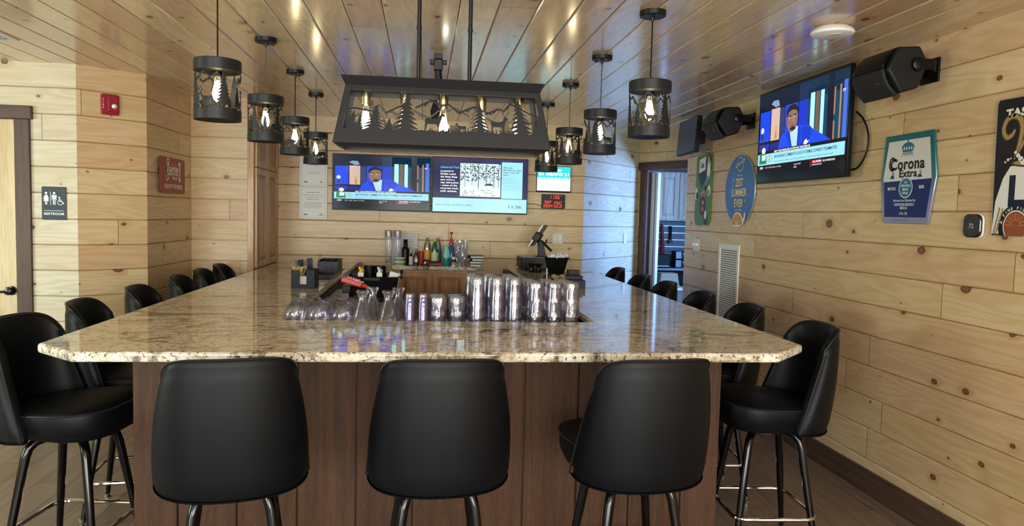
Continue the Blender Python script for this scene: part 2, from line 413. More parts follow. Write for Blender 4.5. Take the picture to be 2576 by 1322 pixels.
# ------------------------------------------------------------------ flat artwork (prints, screens) as thin coloured layers
_tc = {}
def text_mesh(s, bold=0.0, shear=0.0):
    k = (s, bold, shear)
    if k not in _tc:
        cu = bpy.data.curves.new('t', 'FONT'); cu.body = s; cu.size = 1.0; cu.offset = bold; cu.space_character = 1.0 + bold * 2.2; cu.shear = shear; cu.resolution_u = 3
        ob = bpy.data.objects.new('t', cu); me = bpy.data.meshes.new_from_object(ob)
        _tc[k] = ([tuple(v.co)[:2] for v in me.vertices], [tuple(p.vertices) for p in me.polygons])
        bpy.data.objects.remove(ob); bpy.data.curves.remove(cu); bpy.data.meshes.remove(me)
    return _tc[k]
class GFX:
    """artwork in its own plane: u to the right, v up, metres; layers rise by .4 mm"""
    def __init__(s, sx=1.0, sy=1.0, step=.0005): s.v = []; s.f = []; s.m = []; s.mats = []; s.sx = sx; s.sy = sy; s.step = step; s.clip = None
    def mi(s, m):
        if m not in s.mats: s.mats.append(m)
        return s.mats.index(m)
    def raw(s, pts, fs, m, L):
        o = len(s.v); s.v += [(x * s.sx, y * s.sy, L * s.step) for x, y in pts]
        s.f += [tuple(i + o for i in f) for f in fs]; s.m += [s.mi(m)] * len(fs)
    def poly(s, pts, m, L=1):
        from mathutils.geometry import tessellate_polygon
        p3 = [Vector((x, y, 0)) for x, y in pts]
        s.raw(pts, tessellate_polygon([p3]), m, L)
    def rect(s, x0, y0, x1, y1, m, L=1): s.raw([(x0, y0), (x1, y0), (x1, y1), (x0, y1)], [(0, 1, 2, 3)], m, L)
    def ell(s, cx, cy, rx, ry, m, L=1, n=28, a0=0, a1=2 * PI):
        s.raw([(cx, cy)] + [(cx + rx * math.cos(a0 + (a1 - a0) * i / n), cy + ry * math.sin(a0 + (a1 - a0) * i / n)) for i in range(n + 1)], [(0, i + 1, i + 2) for i in range(n)], m, L)
    def ring(s, cx, cy, rx, ry, w, m, L=1, n=32, a0=0, a1=2 * PI, wy=None):
        wy = wy or w; p = []
        for i in range(n + 1):
            t = a0 + (a1 - a0) * i / n; p += [(cx + rx * math.cos(t), cy + ry * math.sin(t)), (cx + (rx - w) * math.cos(t), cy + (ry - wy) * math.sin(t))]
        s.raw(p, [(2 * i, 2 * i + 2, 2 * i + 3, 2 * i + 1) for i in range(n)], m, L)
    def line(s, pts, w, m, L=1):
        for (a, b), (c, d) in zip(pts, pts[1:]):
            l = math.hypot(c - a, d - b) or 1; nx, ny = -(d - b) / l * w / 2, (c - a) / l * w / 2
            s.raw([(a + nx, b + ny), (a - nx, b - ny), (c - nx, d - ny), (c + nx, d + ny)], [(0, 1, 2, 3)], m, L)
    def curve(s, P, w, m, L=1, n=8):
        """smooth stroke through the points; w may be a list, one width per point"""
        Q = []; W_ = []
        for i in range(len(P) - 1):
            a, b, c, d = P[max(i - 1, 0)], P[i], P[i + 1], P[min(i + 2, len(P) - 1)]
            for k in range(n):
                t = k / n
                Q.append(tuple(.5 * (2 * b[j] + (c[j] - a[j]) * t + (2 * a[j] - 5 * b[j] + 4 * c[j] - d[j]) * t * t + (3 * b[j] - a[j] - 3 * c[j] + d[j]) * t ** 3) for j in (0, 1)))
                W_.append(w if not isinstance(w, (list, tuple)) else w[i] + (w[i + 1] - w[i]) * t)
        Q.append(tuple(P[-1])); W_.append(w if not isinstance(w, (list, tuple)) else w[-1]); p = []
        for i, (x, y) in enumerate(Q):
            x0, y0 = Q[max(i - 1, 0)]; x1, y1 = Q[min(i + 1, len(Q) - 1)]; l = math.hypot(x1 - x0, y1 - y0) or 1
            nx, ny = -(y1 - y0) / l * W_[i] / 2, (x1 - x0) / l * W_[i] / 2; p += [(x + nx, y + ny), (x - nx, y - ny)]
        s.raw(p, [(2 * i, 2 * i + 2, 2 * i + 3, 2 * i + 1) for i in range(len(Q) - 1)], m, L)
    def text(s, st, cx, cy, h, m, L=2, w=None, bold=.0, shear=0.0, anchor='c', rot=0.0):
        """h = capital height; w = total width the line is fitted to; centred on (cx, cy)"""
        vs, fs = text_mesh(st, bold, shear)
        if not vs: return
        x0 = min(p[0] for p in vs); x1 = max(p[0] for p in vs); k = h / .70
        kx = (w / (x1 - x0)) if w else k * s.sy / s.sx
        ox = {'c': (x0 + x1) / 2, 'l': x0, 'r': x1}[anchor]
        c, sn = math.cos(rot), math.sin(rot); pts = []
        for x, y in vs:
            a, b = (x - ox) * kx, (y - .35) * k
            pts.append((cx + a * c - b * sn, cy + a * sn + b * c))
        if any(ch in st for ch in 'MWNRKmwk'):      # some letters have crossing strokes: keep their faces from coinciding
            for i, f in enumerate(fs): s.raw([pts[j] for j in f], [tuple(range(len(f)))], m, L + .3 * (i % 5) / 5)
        else: s.raw(pts, fs, m, L)
    def build(s, name, parent, loc=(0, 0, 0), rot=(0, 0, 0)):
        me = bpy.data.meshes.new(name); me.from_pydata(s.v, [], s.f)
        for m in s.mats: me.materials.append(m)
        me.polygons.foreach_set('material_index', s.m)
        bm = bmesh.new(); bm.from_mesh(me)
        fl = [f for f in bm.faces if f.normal.z < 0]
        bmesh.ops.reverse_faces(bm, faces=fl); bm.to_mesh(me); bm.free()
        o = bpy.data.objects.new(name, me); COL.objects.link(o); o.location = loc; o.rotation_euler = rot
        if parent is not None: o.parent = parent
        return o
# a print standing upright, local: u = +X, v = +Z, facing -Y
UP = (PI / 2, 0, 0)
def rrect(x0, y0, x1, y1, r, n=5):
    p = []
    for cx, cy, a in ((x1 - r, y1 - r, 0), (x0 + r, y1 - r, PI / 2), (x0 + r, y0 + r, PI), (x1 - r, y0 + r, 1.5 * PI)):
        for i in range(n + 1):
            t = a + PI / 2 * i / n; p.append((cx + r * math.cos(t), cy + r * math.sin(t)))
    return p
def ellp(cx, cy, rx, ry, n=40): return [(cx + rx * math.cos(2 * PI * i / n), cy + ry * math.sin(2 * PI * i / n)) for i in range(n)]
def plate(poly, th, mat, name, parent, bevel=0.0):
    """upright plate facing -Y, back on y=0, front on y=-th"""
    return MB().prism(poly, lambda u, v, k: (u, -th * k, v)).build(name, mat, parent, bevel=bevel, smooth=30)

# ------------------------------------------------------------------ the room
ZC = 2.565
def planks(fn, rects, inn, P=.1835, phase=.194, g=.0075, dep=.006, name='wall', mat=None, uo=0.0):
    """v-groove boards: fn(u, v, d) -> 3D point, rects = (u0, u1, v0, v1) pieces of the surface"""
    mb = MB(); mb.uv = []
    def quad(a, b, c, d):
        P3 = [fn(*q) for q in (a, b, c, d)]
        n = (Vector(P3[1]) - Vector(P3[0])).cross(Vector(P3[2]) - Vector(P3[1]))
        o = (a, b, c, d); 
        if n.dot(inn) < 0: P3 = P3[::-1]; o = o[::-1]
        mb.add(P3, [(0, 1, 2, 3)]); mb.uv += [(q[0] + uo, q[1]) for q in o]
    for (u0, u1, v0, v1) in rects:
        k = math.floor((v0 - phase) / P + 1e-6)
        while True:
            a = phase + k * P; b = a + P; k += 1
            if a >= v1 - 1e-6: break
            lo = max(a + g, v0); hi = min(b - g, v1)
            if hi > lo: quad((u0, lo, 0), (u1, lo, 0), (u1, hi, 0), (u0, hi, 0))
            if a >= v0 and a + g <= v1: (quad((u0, a + .0014, dep), (u1, a + .0014, dep), (u1, a + g, 0), (u0, a + g, 0)), quad((u0, a, dep + .016), (u1, a, dep + .016), (u1, a + .0014, dep), (u0, a + .0014, dep)))
            if b <= v1 and b - g >= v0: (quad((u0, b - g, 0), (u1, b - g, 0), (u1, b - .0014, dep), (u0, b - .0014, dep)), quad((u0, b - .0014, dep), (u1, b - .0014, dep), (u1, b, dep + .016), (u0, b, dep + .016)))
    o = mb.build(name, mat, smooth=0); return struct(o)
def wall(name, p0, p1, inn, mat, holes=(), uo=0.0, z1=ZC, z0=0.0):
    p0 = Vector(p0); p1 = Vector(p1); d = (p1 - p0); L = d.length; d.normalize(); inn = Vector(inn).normalized()
    rects = []; u = 0.0
    for (a, b, c, e) in sorted(holes):
        if a > u: rects.append((u, a, z0, z1))
        if c > z0: rects.append((a, b, z0, c))
        if e < z1: rects.append((a, b, e, z1))
        u = b
    if u < L: rects.append((u, L, z0, z1))
    def fn(u, v, dd): return (p0.x + d.x * u - inn.x * dd, p0.y + d.y * u - inn.y * dd, v)
    return planks(fn, rects, Vector((inn.x, inn.y, 0)), name=name, mat=mat, uo=uo)
A0 = (-5.5, 5.515); A1 = (-2.444, 5.515); A2 = (-2.084, 5.823); A3 = (-2.065, 6.815); A4 = (-1.583, 6.815)
YB = 7.86; C1 = (1.736, YB); C2 = (2.664, 8.893)
DD = Vector((.517, -.856)); DE = Vector(C2) + DD * 2.036
wall('wall_restroom', A0, A1, (0, -1), M_wall_daylit, holes=[(1.75, 2.662, 0, 2.168)], uo=3.3)
wall('wall_left_corner', A1, A2, (.65, -.76), M_wall, uo=11.7)
wall('wall_left', A2, A3, (1, 0), M_wall, uo=17.3)
wall('wall_left_return', A3, A4, (0, -1), M_wall, uo=23.9)
wall('wall_back', (-2.4, YB), C1, (0, -1), M_wall, uo=30.1)
wall('wall_back_corner', C1, C2, (.74, -.68), M_wall_daylit, uo=41.4)
wall('wall_doorway', C2, tuple(DE), (-.856, -.517), M_wall, holes=[(.15, 1.1, 0, 2.18)], uo=52.9)
wall('wall_right', (2.64, -3.0), (2.64, 7.15), (-1, 0), M_wall, uo=60.6)
wall('wall_right_end', (2.64, 7.15), (4.85, 7.15), (0, 1), M_wall, uo=75)
wall('wall_far_left', (-5.5, -3.0), (-5.5, 5.515), (1, 0), M_wall, holes=[(4.3, 6.1, .75, 2.25)], uo=80)
wall('wall_front', (-5.5, -3.0), (2.64, -3.0), (0, 1), M_wall, holes=[(1.1, 3.3, .6, 2.3), (4.4, 6.6, .6, 2.3), (6.9, 7.9, .6, 2.3)], uo=90)
M_store = flat('#8e9096', .6)
def plain(name, pts, m): return struct(MB().add(pts, [tuple(range(len(pts)))]).build(name, m, smooth=0))
def plainholed(name, p0, p1, z0, z1, hole, m):
    u0, u1, a, b = hole; d = Vector(p1) - Vector(p0); L = d.length; mb = MB()
    def q(a0, a1, c0, c1):
        f = lambda t: Vector(p0) + d * (t / L)
        mb.add([(*f(a0), c0), (*f(a1), c0), (*f(a1), c1), (*f(a0), c1)], [(0, 1, 2, 3)])
    q(0, u0, z0, z1); q(u1, L, z0, z1); q(u0, u1, z0, a); q(u0, u1, b, z1)
    return struct(mb.build(name, m, smooth=0))
plain('wall_store_back', [(2.3, 10.8, 0), (4.85, 10.8, 0), (4.85, 10.8, ZC), (2.3, 10.8, ZC)], M_store)
plainholed('wall_store_right', (4.85, 7.15), (4.85, 10.8), 0, ZC, (.4, 1.35, .9, 2.2), M_store)
plain('wall_store_left', [(2.664, 8.893, 0), (2.3, 10.8, 0), (2.3, 10.8, ZC), (2.664, 8.893, ZC)], M_store)
struct(MB().box(-5.6, 5.0, -3.1, 11, -.12, 0).build('floor_slab_tmp', M_floor)) if False else None
fl = MB(); fl.uv = [(-3.1, -5.6), (-3.1, 5), (11, 5), (11, -5.6)]
fl.add([(-5.6, -3.1, 0), (5, -3.1, 0), (5, 11, 0), (-5.6, 11, 0)], [(0, 1, 2, 3)]); struct(fl.build('floor', M_floor, smooth=0))
planks(lambda u, v, d: (v, u, ZC + d), [(-3.1, 11, -5.6, 5.0)], Vector((0, 0, -1)), P=.1837, phase=-.033, name='ceiling', mat=M_ceil)
# window frames (behind the photographer) that the daylight comes through
def window(name, loc, w, h, rz):
    e = bpy.data.objects.new(name, None); COL.objects.link(e); e.location = loc; e.rotation_euler = (0, 0, rz); struct(e)
    f = MB()
    for x in (-w / 2, w / 2): f.box(x - .05, x + .05, -.04, .04, -h / 2 - .05, h / 2 + .05)
    for z in (-h / 2, h / 2): f.box(-w / 2, w / 2, -.04, .04, z - .05, z + .05)
    f.box(-.02, .02, -.02, .02, -h / 2, h / 2)
    f.build('window_frame', M_trim, e, bevel=.004)
window('window_1', (-3.3, -3.0, 1.45), 2.2, 1.7, 0); window('window_2', (0, -3.0, 1.45), 2.2, 1.7, 0)
window('window_3', (1.9, -3.0, 1.45), 1.0, 1.7, 0); window('window_4', (-5.5, 2.2, 1.5), 1.8, 1.5, PI / 2)
window('window_5', (4.85, 8.025, 1.55), .95, 1.3, PI / 2)
# baseboards
struct(MB().box(2.618, 2.638, -3, 7.15, 0, .14).build('baseboard_right', M_base, bevel=.004))
struct(MB().box(-2.728, -2.45, 5.49, 5.51, 0, .14).build('baseboard_left', M_trimh, bevel=.004))
struct(MB().box(-2.062, -1.6, 6.79, 6.81, 0, .14).build('baseboard_return', M_trimh, bevel=.004))
# restroom door with its casing
d1 = bpy.data.objects.new('door_1', None); COL.objects.link(d1); d1.location = (-3.29, 5.515, 0); struct(d1)
db = MB().box(-.455, .44, .0, .04, 0.01, 2.165)
db.build('door_slab', M_door, d1, bevel=.004)
pm = MB()
for z0, z1 in ((.22, .86), (1.08, 2.0)): pm.box(-.31, .31, -.008, .002, z0, z1)
pm.build('door_panel', M_door, d1, bevel=.006)
MB().box(.444, .544, -.022, .03, 0, 2.168).build('casing', M_trim, d1, bevel=.003)
MB().box(-.56, -.46, -.022, .03, 0, 2.168).build('casing', M_trim, d1, bevel=.003)
hd = MB().box(-.6, .562, -.035, .02, 2.168, 2.26).build('header', M_trimh, d1, bevel=.004)
kn = MB(); Rk = Matrix.Rotation(PI / 2, 4, 'X')
kn.lathe([(0, 0), (.033, .0), (.033, .008), (.012, .012), (.012, .03), (.026, .036), (.030, .048), (.024, .062), (0, .066)], 20, M=Rk)
kn.build('door_handle', M_blk, d1, loc=(.402, -.0, .965))
MB().tube([(0, -.05, 0), (-.1, -.052, -.012)], .009).build('door_lever', M_blk, d1, loc=(.402, -.0, .965))
# doorway at the far right, its wall runs at an angle
d2 = bpy.data.objects.new('door_2', None); COL.objects.link(d2); d2.location = (C2[0], C2[1], 0); struct(d2)
d2.rotation_euler = (0, 0, math.atan2(DD.y, DD.x))     # local X along the wall, local +Y toward the store room, -Y toward the bar
MB().box(.035, .15, -.022, .12, 0, 2.18).build('casing', M_trim, d2, bevel=.003)
MB().box(1.10, 1.2, -.022, .12, 0, 2.18).build('casing', M_trim, d2, bevel=.003)
MB().box(.012, 1.23, -.035, .10, 2.18, 2.277).build('header', M_trimh, d2, bevel=.004)
M_bluesh = flat('#c9ccd2', .3)
MB().box(.150, .20, .06, .12, .01, 2.15).build('door_slab', M_bluesh, d2, bevel=.002)
MB().box(.200, .212, .08, .12, .01, 2.15).build('door_edge_strip', M_plast, d2)
MB().box(.212, .245, .07, .12, .01, 2.15).build('door_slab', M_bluesh, d2, bevel=.002)

# ------------------------------------------------------------------ store room seen through the doorway
ws = thing('wall_cabinet', 'whitewashed wood wall cabinet with two raised doors in the store room', 'cabinet', (3.9, 10.8, 1.56))
MB().box(-.62, .62, -.34, 0, 0, .72).build('body', M_whcab, ws, bevel=.004)
for x in (-.41, .09, .585 - .0):
    pass
def raised_door(parent, x0, x1, z0, z1, y, m1, m2, st=.055, name='door'):
    d = MB()
    d.box(x0, x0 + st, y - .02, y, z0, z1).box(x1 - st, x1, y - .02, y, z0, z1).box(x0 + st, x1 - st, y - .02, y, z0, z0 + st).box(x0 + st, x1 - st, y - .02, y, z1 - st, z1)
    o = d.build(name, m1, parent, bevel=.003)
    p = MB(); a = .03
    p.box(x0 + st, x1 - st, y - .006, y, z0 + st, z1 - st)
    b0 = (x0 + st + .004, x1 - st - .004); c0 = (z0 + st + .004, z1 - st - .004)
    vs = [(b0[0], y - .006, c0[0]), (b0[1], y - .006, c0[0]), (b0[1], y - .006, c0[1]), (b0[0], y - .006, c0[1]),
          (b0[0] + a, y - .018, c0[0] + a), (b0[1] - a, y - .018, c0[0] + a), (b0[1] - a, y - .018, c0[1] - a), (b0[0] + a, y - .018, c0[1] - a)]
    p.add(vs, [(0, 1, 5, 4), (1, 2, 6, 5), (2, 3, 7, 6), (3, 0, 4, 7), (4, 5, 6, 7)])
    p.build('panel', m2, o, smooth=0)
    return o
raised_door(ws, -.46, -.175, .02, .70, -.34, M_whcab, M_whcab)
raised_door(ws, -.145, .14, .02, .70, -.34, M_whcab, M_whcab)
sw = thing('slat_wall', 'grey slotted tool panel with pale rails below the store room cabinet', 'tool panel', (3.9, 10.78, .9))
MB().box(-.62, .62, -.02, 0, 0, .65).build('board', flat('#5d6a74', .5), sw)
r_ = MB()
for i in range(6): r_.box(-.62, .62, -.026, -.018, .05 + i * .105, .06 + i * .105)
r_.build('rails', flat('#b9c4cc', .35, .5), sw)
tag(MB().tube([(3.60, 10.72, 1.50), (3.60, 10.72, 1.45), (3.61, 10.71, 1.2), (3.60, 10.7, .95), (3.63, 10.7, .95), (3.625, 10.71, 1.2), (3.60, 10.72, 1.45)], .016, 8).build('cord_bundle', flat('#a8182a', .5)), 'bundle of red cord hanging on the store room panel', 'cord')
t = thing('hanging_tool', 'black clip tool hanging right of the red cord', 'tool', (3.735, 10.72, 1.42))
MB().tube([(0, 0, .06), (0, 0, -.16)], .016, 8).build('grip', M_plast, t); MB().box(-.03, .03, -.02, .02, -.2, -.15).build('jaw', M_plast, t)
t = thing('power_outlet', 'white outlet plate on the store room panel', 'outlet', (3.50, 10.745, 1.13))
MB().box(-.045, .045, -.012, 0, -.07, .07).build('plate', M_white, t, bevel=.003); MB().box(-.03, .005, -.03, -.012, -.05, .0).build('plug', M_plast, t)
wb = thing('workbench', 'metal workbench with dark top in the store room', 'workbench', (3.85, 10.45, 0))
MB().box(-.6, .32, -.28, .3, .84, .875).build('bench_top', flat('#777c83', .35, .4), wb, bevel=.003)
for x in (-.56, .28):
    for y in (-.25, .26): MB().box(x - .022, x + .022, y - .022, y + .022, 0, .84).build('leg', flat('#a9b4be', .3, .6), wb)
MB().box(-.5, .24, .1, .27, .1, .84).build('drawer_unit', M_plast, wb)
for i, (x, z) in enumerate(((3.82, .876), (3.82, 1.0))):
    c = thing('label_box', 'grey and black box on the bench, ' + ('lower of the two' if i == 0 else 'upper of the two'), 'box', (x, 10.4, z))
    MB().box(-.14, .12, -.1, .1, 0, .115).build('carton', M_plast2, c, bevel=.003)
    MB().box(-.14, -.06, -.108, -.1, .01, .11).build('end_flap', flat('#9aa2a8', .5), c)
    MB().box(-.03, .02, -.103, -.1, .07, .085).build('print', M_white, c)
c = thing('printer', 'dark printer at the left of the store room bench', 'printer', (3.45, 10.4, .876))
MB().box(-.13, .13, -.14, .14, 0, .19).build('housing', M_plast2, c, bevel=.01); MB().box(-.12, .1, -.2, -.14, .02, .03).build('paper_tray', M_white, c)
c = thing('filing_cabinet', 'low grey cabinet with a pale top under the store room bench', 'cabinet', (3.45, 9.9, 0))
MB().box(-.2, .2, -.2, .2, 0, .60).build('body', flat('#7d756c', .5), c, bevel=.005); MB().box(-.22, .22, -.22, .22, .60, .63).build('cabinet_top', M_white, c, bevel=.003)
c = tag(MB().taper((-.15, .15, -.12, .12), (-.12, .12, -.1, .1), 0, .2).build('paper_bag', flat('#a8977e', .7), loc=(3.42, 9.9, .631), bevel=.01), 'tan bag standing on the low grey store room cabinet', 'bag')

# ------------------------------------------------------------------ bar
BZ = 1.04
bb = thing('bar_island', 'brown wood panelled front and sides under the granite bar', 'bar', (0, 0, 0))
fm = MB()
fp = MB(); X0, X1 = -1.19, 1.364; gr = [X0, -1.014, -.773, -.523, -.274, -.03, .214, .457, .70, .945, 1.19, X1]
fp.box(X0, X1, 3.165, 3.24, 0, 1.0)
for a, b in zip(gr, gr[1:]): fp.box(a + (.004 if a > X0 else 0), b - (.004 if b < X1 else 0), 3.15, 3.17, 0, 1.0)
fp.build('front_panel', M_side, bb, bevel=.002)
for nm, xa, xb in (('side_panel', -1.19, -1.12), ('side_panel', 1.294, 1.364)):
    m_ = MB(); m_.box(xa, xb, 3.24, YB - .02, 0, 1.0); m_.build(nm, M_side, bb)
for xa in (-.70, .86): MB().box(xa, xa + .02, 3.72, YB - .02, 0, .995).build('inner_panel', flat('#4a4038', .6), bb)
MB().box(-.70, .88, 3.66, 3.68, 0, .995).build('inner_panel', flat('#4a4038', .6), bb)
# granite top: outline with clipped corners and a well
out = [(-1.30, 2.85), (1.485, 2.85), (1.70, 3.06), (1.70, YB - .003), (.888, YB - .003), (.888, 3.705), (-.688, 3.705), (-.688, YB - .003), (-1.50, YB - .003), (-1.50, 3.03)]
tp = MB().prism([(x, y) for x, y in out], lambda u, v, k: (u, v, BZ - .04 + .04 * k))
tag(tp.build('bar_countertop', M_gran, bevel=.012, bseg=4), 'speckled beige granite bar top with clipped front corners', 'countertop')

# ------------------------------------------------------------------ bar stools
def smooth(a, b, x):
    t = max(0, min(1, (x - a) / (b - a))); return t * t * (3 - 2 * t)
def shell_pt(s, t, off=0.0):
    """s -1..1 round the back, t 0..1 upwards; local +Y is the front of the stool"""
    ph = s * PI / 2
    hw = .259 - .042 * t ** 1.2 + off; dep = .215 - .085 * t ** 1.1 + off * .8
    yb = -.268 - .034 * t - off
    cs = math.cos(ph); sn = math.sin(ph)
    x = hw * math.copysign(abs(sn) ** .88, sn); y = yb + dep * (1 - cs ** .92 if cs > 1e-6 else 1)
    zt = 1.090 - .090 * abs(s) ** 4.0; zb = .622 + .012 * abs(s) ** 4
    return Vector((x, y, zb + (zt - zb) * t))
def make_stool():
    t = thing('bar_stool', '', 'bar stool')
    NU, NV = 36, 14
    sh = MB(); th = .034
    def prof(k, s):      # closed loop across the thickness at angle s: k 0..1
        n = 28; pts = []
        return pts
    # outer and inner skins joined by rounded rims
    def skin(u, v):
        s = u * 2 - 1
        # v runs: outer skin bottom->top, over the rim, inner skin top->bottom, under
        if v < .40: tt = v / .40; off = 0; r = tt
        elif v < .5: q = (v - .40) / .10; tt = 1; ang = q * PI; off = -th / 2 + th / 2 * math.cos(ang); return shell_pt(s, 1, off) + Vector((0, 0, .012 * math.sin(ang)))
        elif v < .9: tt = 1 - (v - .5) / .4; off = -th
        else: q = (v - .9) / .1; ang = q * PI; off = -th / 2 - th / 2 * math.cos(ang); return shell_pt(s, 0, off) - Vector((0, 0, .012 * math.sin(ang)))
        bulge = .012 * math.sin(PI * tt) * (1 if off == 0 else -.3)
        edge = 1 - smooth(.93, 1, abs(s))
        o2 = off + bulge * edge
        if off == 0: o2 -= (1 - edge) * .008 + .006 * (1 - smooth(0, .10, tt)) + .006 * smooth(.92, 1, tt)
        return shell_pt(s, tt, o2)
    sh.grid(skin, NU, 44)
    W_ = NU + 1
    for e in (0, NU):
        loop = [j * W_ + e for j in range(44)]
        mid = len(sh.v)
        # cap the open side edges, slightly domed
        c = sum((Vector(sh.v[i]) for i in loop), Vector()) / len(loop)
        for j in range(22):
            a, b = loop[j], loop[j + 1]; c2, d2_ = loop[43 - j] if j else loop[0], loop[42 - j]
        # quads between outer and inner skin
        outer = [j * W_ + e for j in range(0, 19)]; inner = [j * W_ + e for j in range(40, 21, -1)]
        for j in range(18): sh.f.append((outer[j], outer[j + 1], inner[j + 1], inner[j])); sh.m.append(0)
        rim = [j * W_ + e for j in range(18, 23)]; sh.f.append(tuple(rim)); sh.m.append(0)
        rim = [j * W_ + e for j in range(40, 45)]; sh.f.append(tuple(rim)); sh.m.append(0)
    bk = sh.build('backrest', M_vinyl, t, smooth=60, merge=True)
    pp = [shell_pt(-1, j / 14, .002) for j in range(0, 14)] + [shell_pt(-1 + 2 * i / 28, 1.0, -.002) + Vector((0, 0, .010)) for i in range(0, 29)] + [shell_pt(1, 1 - j / 14, .002) for j in range(1, 15)]
    MB().tube(pp, .0042, 6).build('piping', M_pip, bk)
    # seat cushion: rounded square with a crowned top
    def seat(u, v):
        a = 2 * PI * u; cx, sy = math.cos(a), math.sin(a)
        e = 2 / 3.2
        px = math.copysign(abs(cx) ** e, cx); py = math.copysign(abs(sy) ** e, sy)
        R = .252; yo = .020
        if v <= .5:      # side, bottom to top
            q = v / .5; rr = R * (.90 + .10 * math.sin(PI * min(1, q * 1.1) * .5 + .0)) ; rr *= 1 + .015 * math.sin(PI * q); z = .628 + .108 * q
        else:
            q = (v - .5) / .5; rr = R * math.cos(q * PI / 2) ; z = .736 + .034 * math.sin(q * PI / 2)
        return Vector((px * rr * (1 - .16 * smooth(.45, -1, py)), py * rr * .90 + yo, z + .012 * py * (1 if v > .3 else 0)))
    st = MB().grid(seat, 40, 16, closeu=True)
    st.f.append(tuple(range(39, -1, -1))); st.m.append(0)
    so = st.build('seat', M_vinyl, t, smooth=50, merge=True)
    rim = [seat(i / 40, .5) * 1.0 for i in range(40)]
    MB().tube([p + Vector((p.x * .012, p.y * .012, 0)) for p in rim], .0042, 6, closed=True).build('piping', M_pip, so)
    MB().lathe([(0, .585), (.10, .585), (.10, .592), (.12, .596), (.12, .628), (0, .628)], 24).build('swivel_plate', M_blk, t)
    for sx in (-1, 1):
        for sy in (-1, 1):
            d = Vector((sx, sy, 0)).normalized()
            pts = [d * .05 + Vector((0, 0, .597)), d * .11 + Vector((0, 0, .597)), d * .145 + Vector((0, 0, .588)), d * .168 + Vector((0, 0, .565)), d * .180 + Vector((0, 0, .53)), d * .232 + Vector((0, 0, .26)), d * .276 + Vector((0, 0, .022))]
            lg = MB().tube(pts, [.016, .018, .019, .019, .019, .0165, .012], 12).build('leg', M_blk, t)
            MB().lathe([(0, 0), (.016, 0), (.017, .006), (.009, .012), (.012, .024), (.013, .04), (0, .04)], 12, c=tuple(d * .279)).build('foot_cap', M_chrome, lg)
    q = .185; r = .05; ring = []
    for cx, cy, a0 in ((q - r, q - r, 0), (-q + r, q - r, PI / 2), (-q + r, -q + r, PI), (q - r, -q + r, 1.5 * PI)):
        for i in range(6): ring.append((cx + (r + .012) * math.cos(a0 + PI / 2 * i / 5), cy + (r + .012) * math.sin(a0 + PI / 2 * i / 5), .215))
    MB().tube(ring, .0095, 10, closed=True).build('foot_ring', M_chrome, t)
    return t
stool0 = make_stool()
spots = [(-.672, 2.70, 11, 'black vinyl bucket stool at the front of the bar, left of the three there', 'stools along the front of the bar'),
         (.065, 2.70, 3, 'black vinyl bucket stool at the front of the bar, middle of the three there', 'stools along the front of the bar'),
         (.808, 2.70, 7, 'black vinyl bucket stool at the front of the bar, right of the three there', 'stools along the front of the bar')]
nm = ['nearest the camera', 'second from the camera', 'third from the camera', 'fourth from the camera', 'fifth from the camera', 'farthest from the camera']
for i, (x, y, a) in enumerate([(-1.49, 3.30, -97), (-1.47, 3.93, -84), (-1.47, 4.65, -86), (-1.47, 5.38, -86), (-1.48, 5.97, -86), (-1.49, 6.53, -86)]):
    spots.append((x, y, a, 'black vinyl bucket stool on the left side of the bar, ' + nm[i], 'stools along the left side of the bar'))
for i, (x, y, a) in enumerate([(1.66, 3.30, 86), (1.65, 4.03, 86), (1.64, 4.70, 88), (1.64, 5.44, 88), (1.64, 6.10, 88), (1.64, 6.90, 88)]):
    spots.append((x, y, a, 'black vinyl bucket stool on the right side of the bar, ' + nm[i], 'stools along the right side of the bar'))
for i, (x, y, a, lab, grp) in enumerate(spots):
    if i == 0:
        o = stool0; o.location = (x, y, 0); o.rotation_euler = (0, 0, math.radians(a)); o['label'] = lab; o['group'] = grp
    else: dup(stool0, (x, y, 0), math.radians(a), lab, grp)

# ------------------------------------------------------------------ cut-metal silhouettes
def inpoly(X, Y, poly):
    c = np.zeros(X.shape, bool); n = len(poly)
    for i in range(n):
        x1, y1 = poly[i]; x2, y2 = poly[(i + 1) % n]
        if y1 == y2: continue
        c ^= ((y1 > Y) != (y2 > Y)) & (X < (x2 - x1) * (Y - y1) / (y2 - y1) + x1)
    return c
def stroke(X, Y, pts, w):
    m = np.zeros(X.shape, bool)
    for (x1, y1), (x2, y2) in zip(pts, pts[1:]):
        dx, dy = x2 - x1, y2 - y1; L = dx * dx + dy * dy
        t = np.clip(((X - x1) * dx + (Y - y1) * dy) / L, 0, 1)
        m |= (X - x1 - t * dx) ** 2 + (Y - y1 - t * dy) ** 2 < (w / 2) ** 2
    return m
def tree(cx, y0, h, w, n=7, rnd=None):
    p = [(cx, y0 + h)]; r = rnd or random; L = []; R = []
    for i in range(n):
        f = (i + 1) / n; y = y0 + h - (h * .88) * f; hw = w / 2 * (f ** .85) * (1 + .12 * (r.random() - .5))
        R += [(cx + hw, y), (cx + hw * .30, y + h * .03)]; L += [(cx - hw * (1 + .1 * (r.random() - .5)), y - .003 * h), (cx - hw * .30, y + h * .034)]
    R = R[:-1] + [(cx + w * .06, y0 + h * .11), (cx + w * .06, y0 - .01)]; L = L[:-1] + [(cx - w * .06, y0 + h * .11), (cx - w * .06, y0 - .01)]
    return p + R + L[::-1]
DEER = [(-.42, .62), (-.46, .50), (-.43, .40), (-.44, .22), (-.46, .02), (-.40, 0), (-.37, .20), (-.31, .38), (-.10, .36), (.12, .36), (.17, .22), (.16, 0), (.22, 0), (.24, .24), (.29, .42), (.34, .56), (.40, .74), (.50, .72), (.55, .78), (.46, .86), (.38, .90), (.30, .80), (.20, .66), (.0, .62), (-.25, .64)]
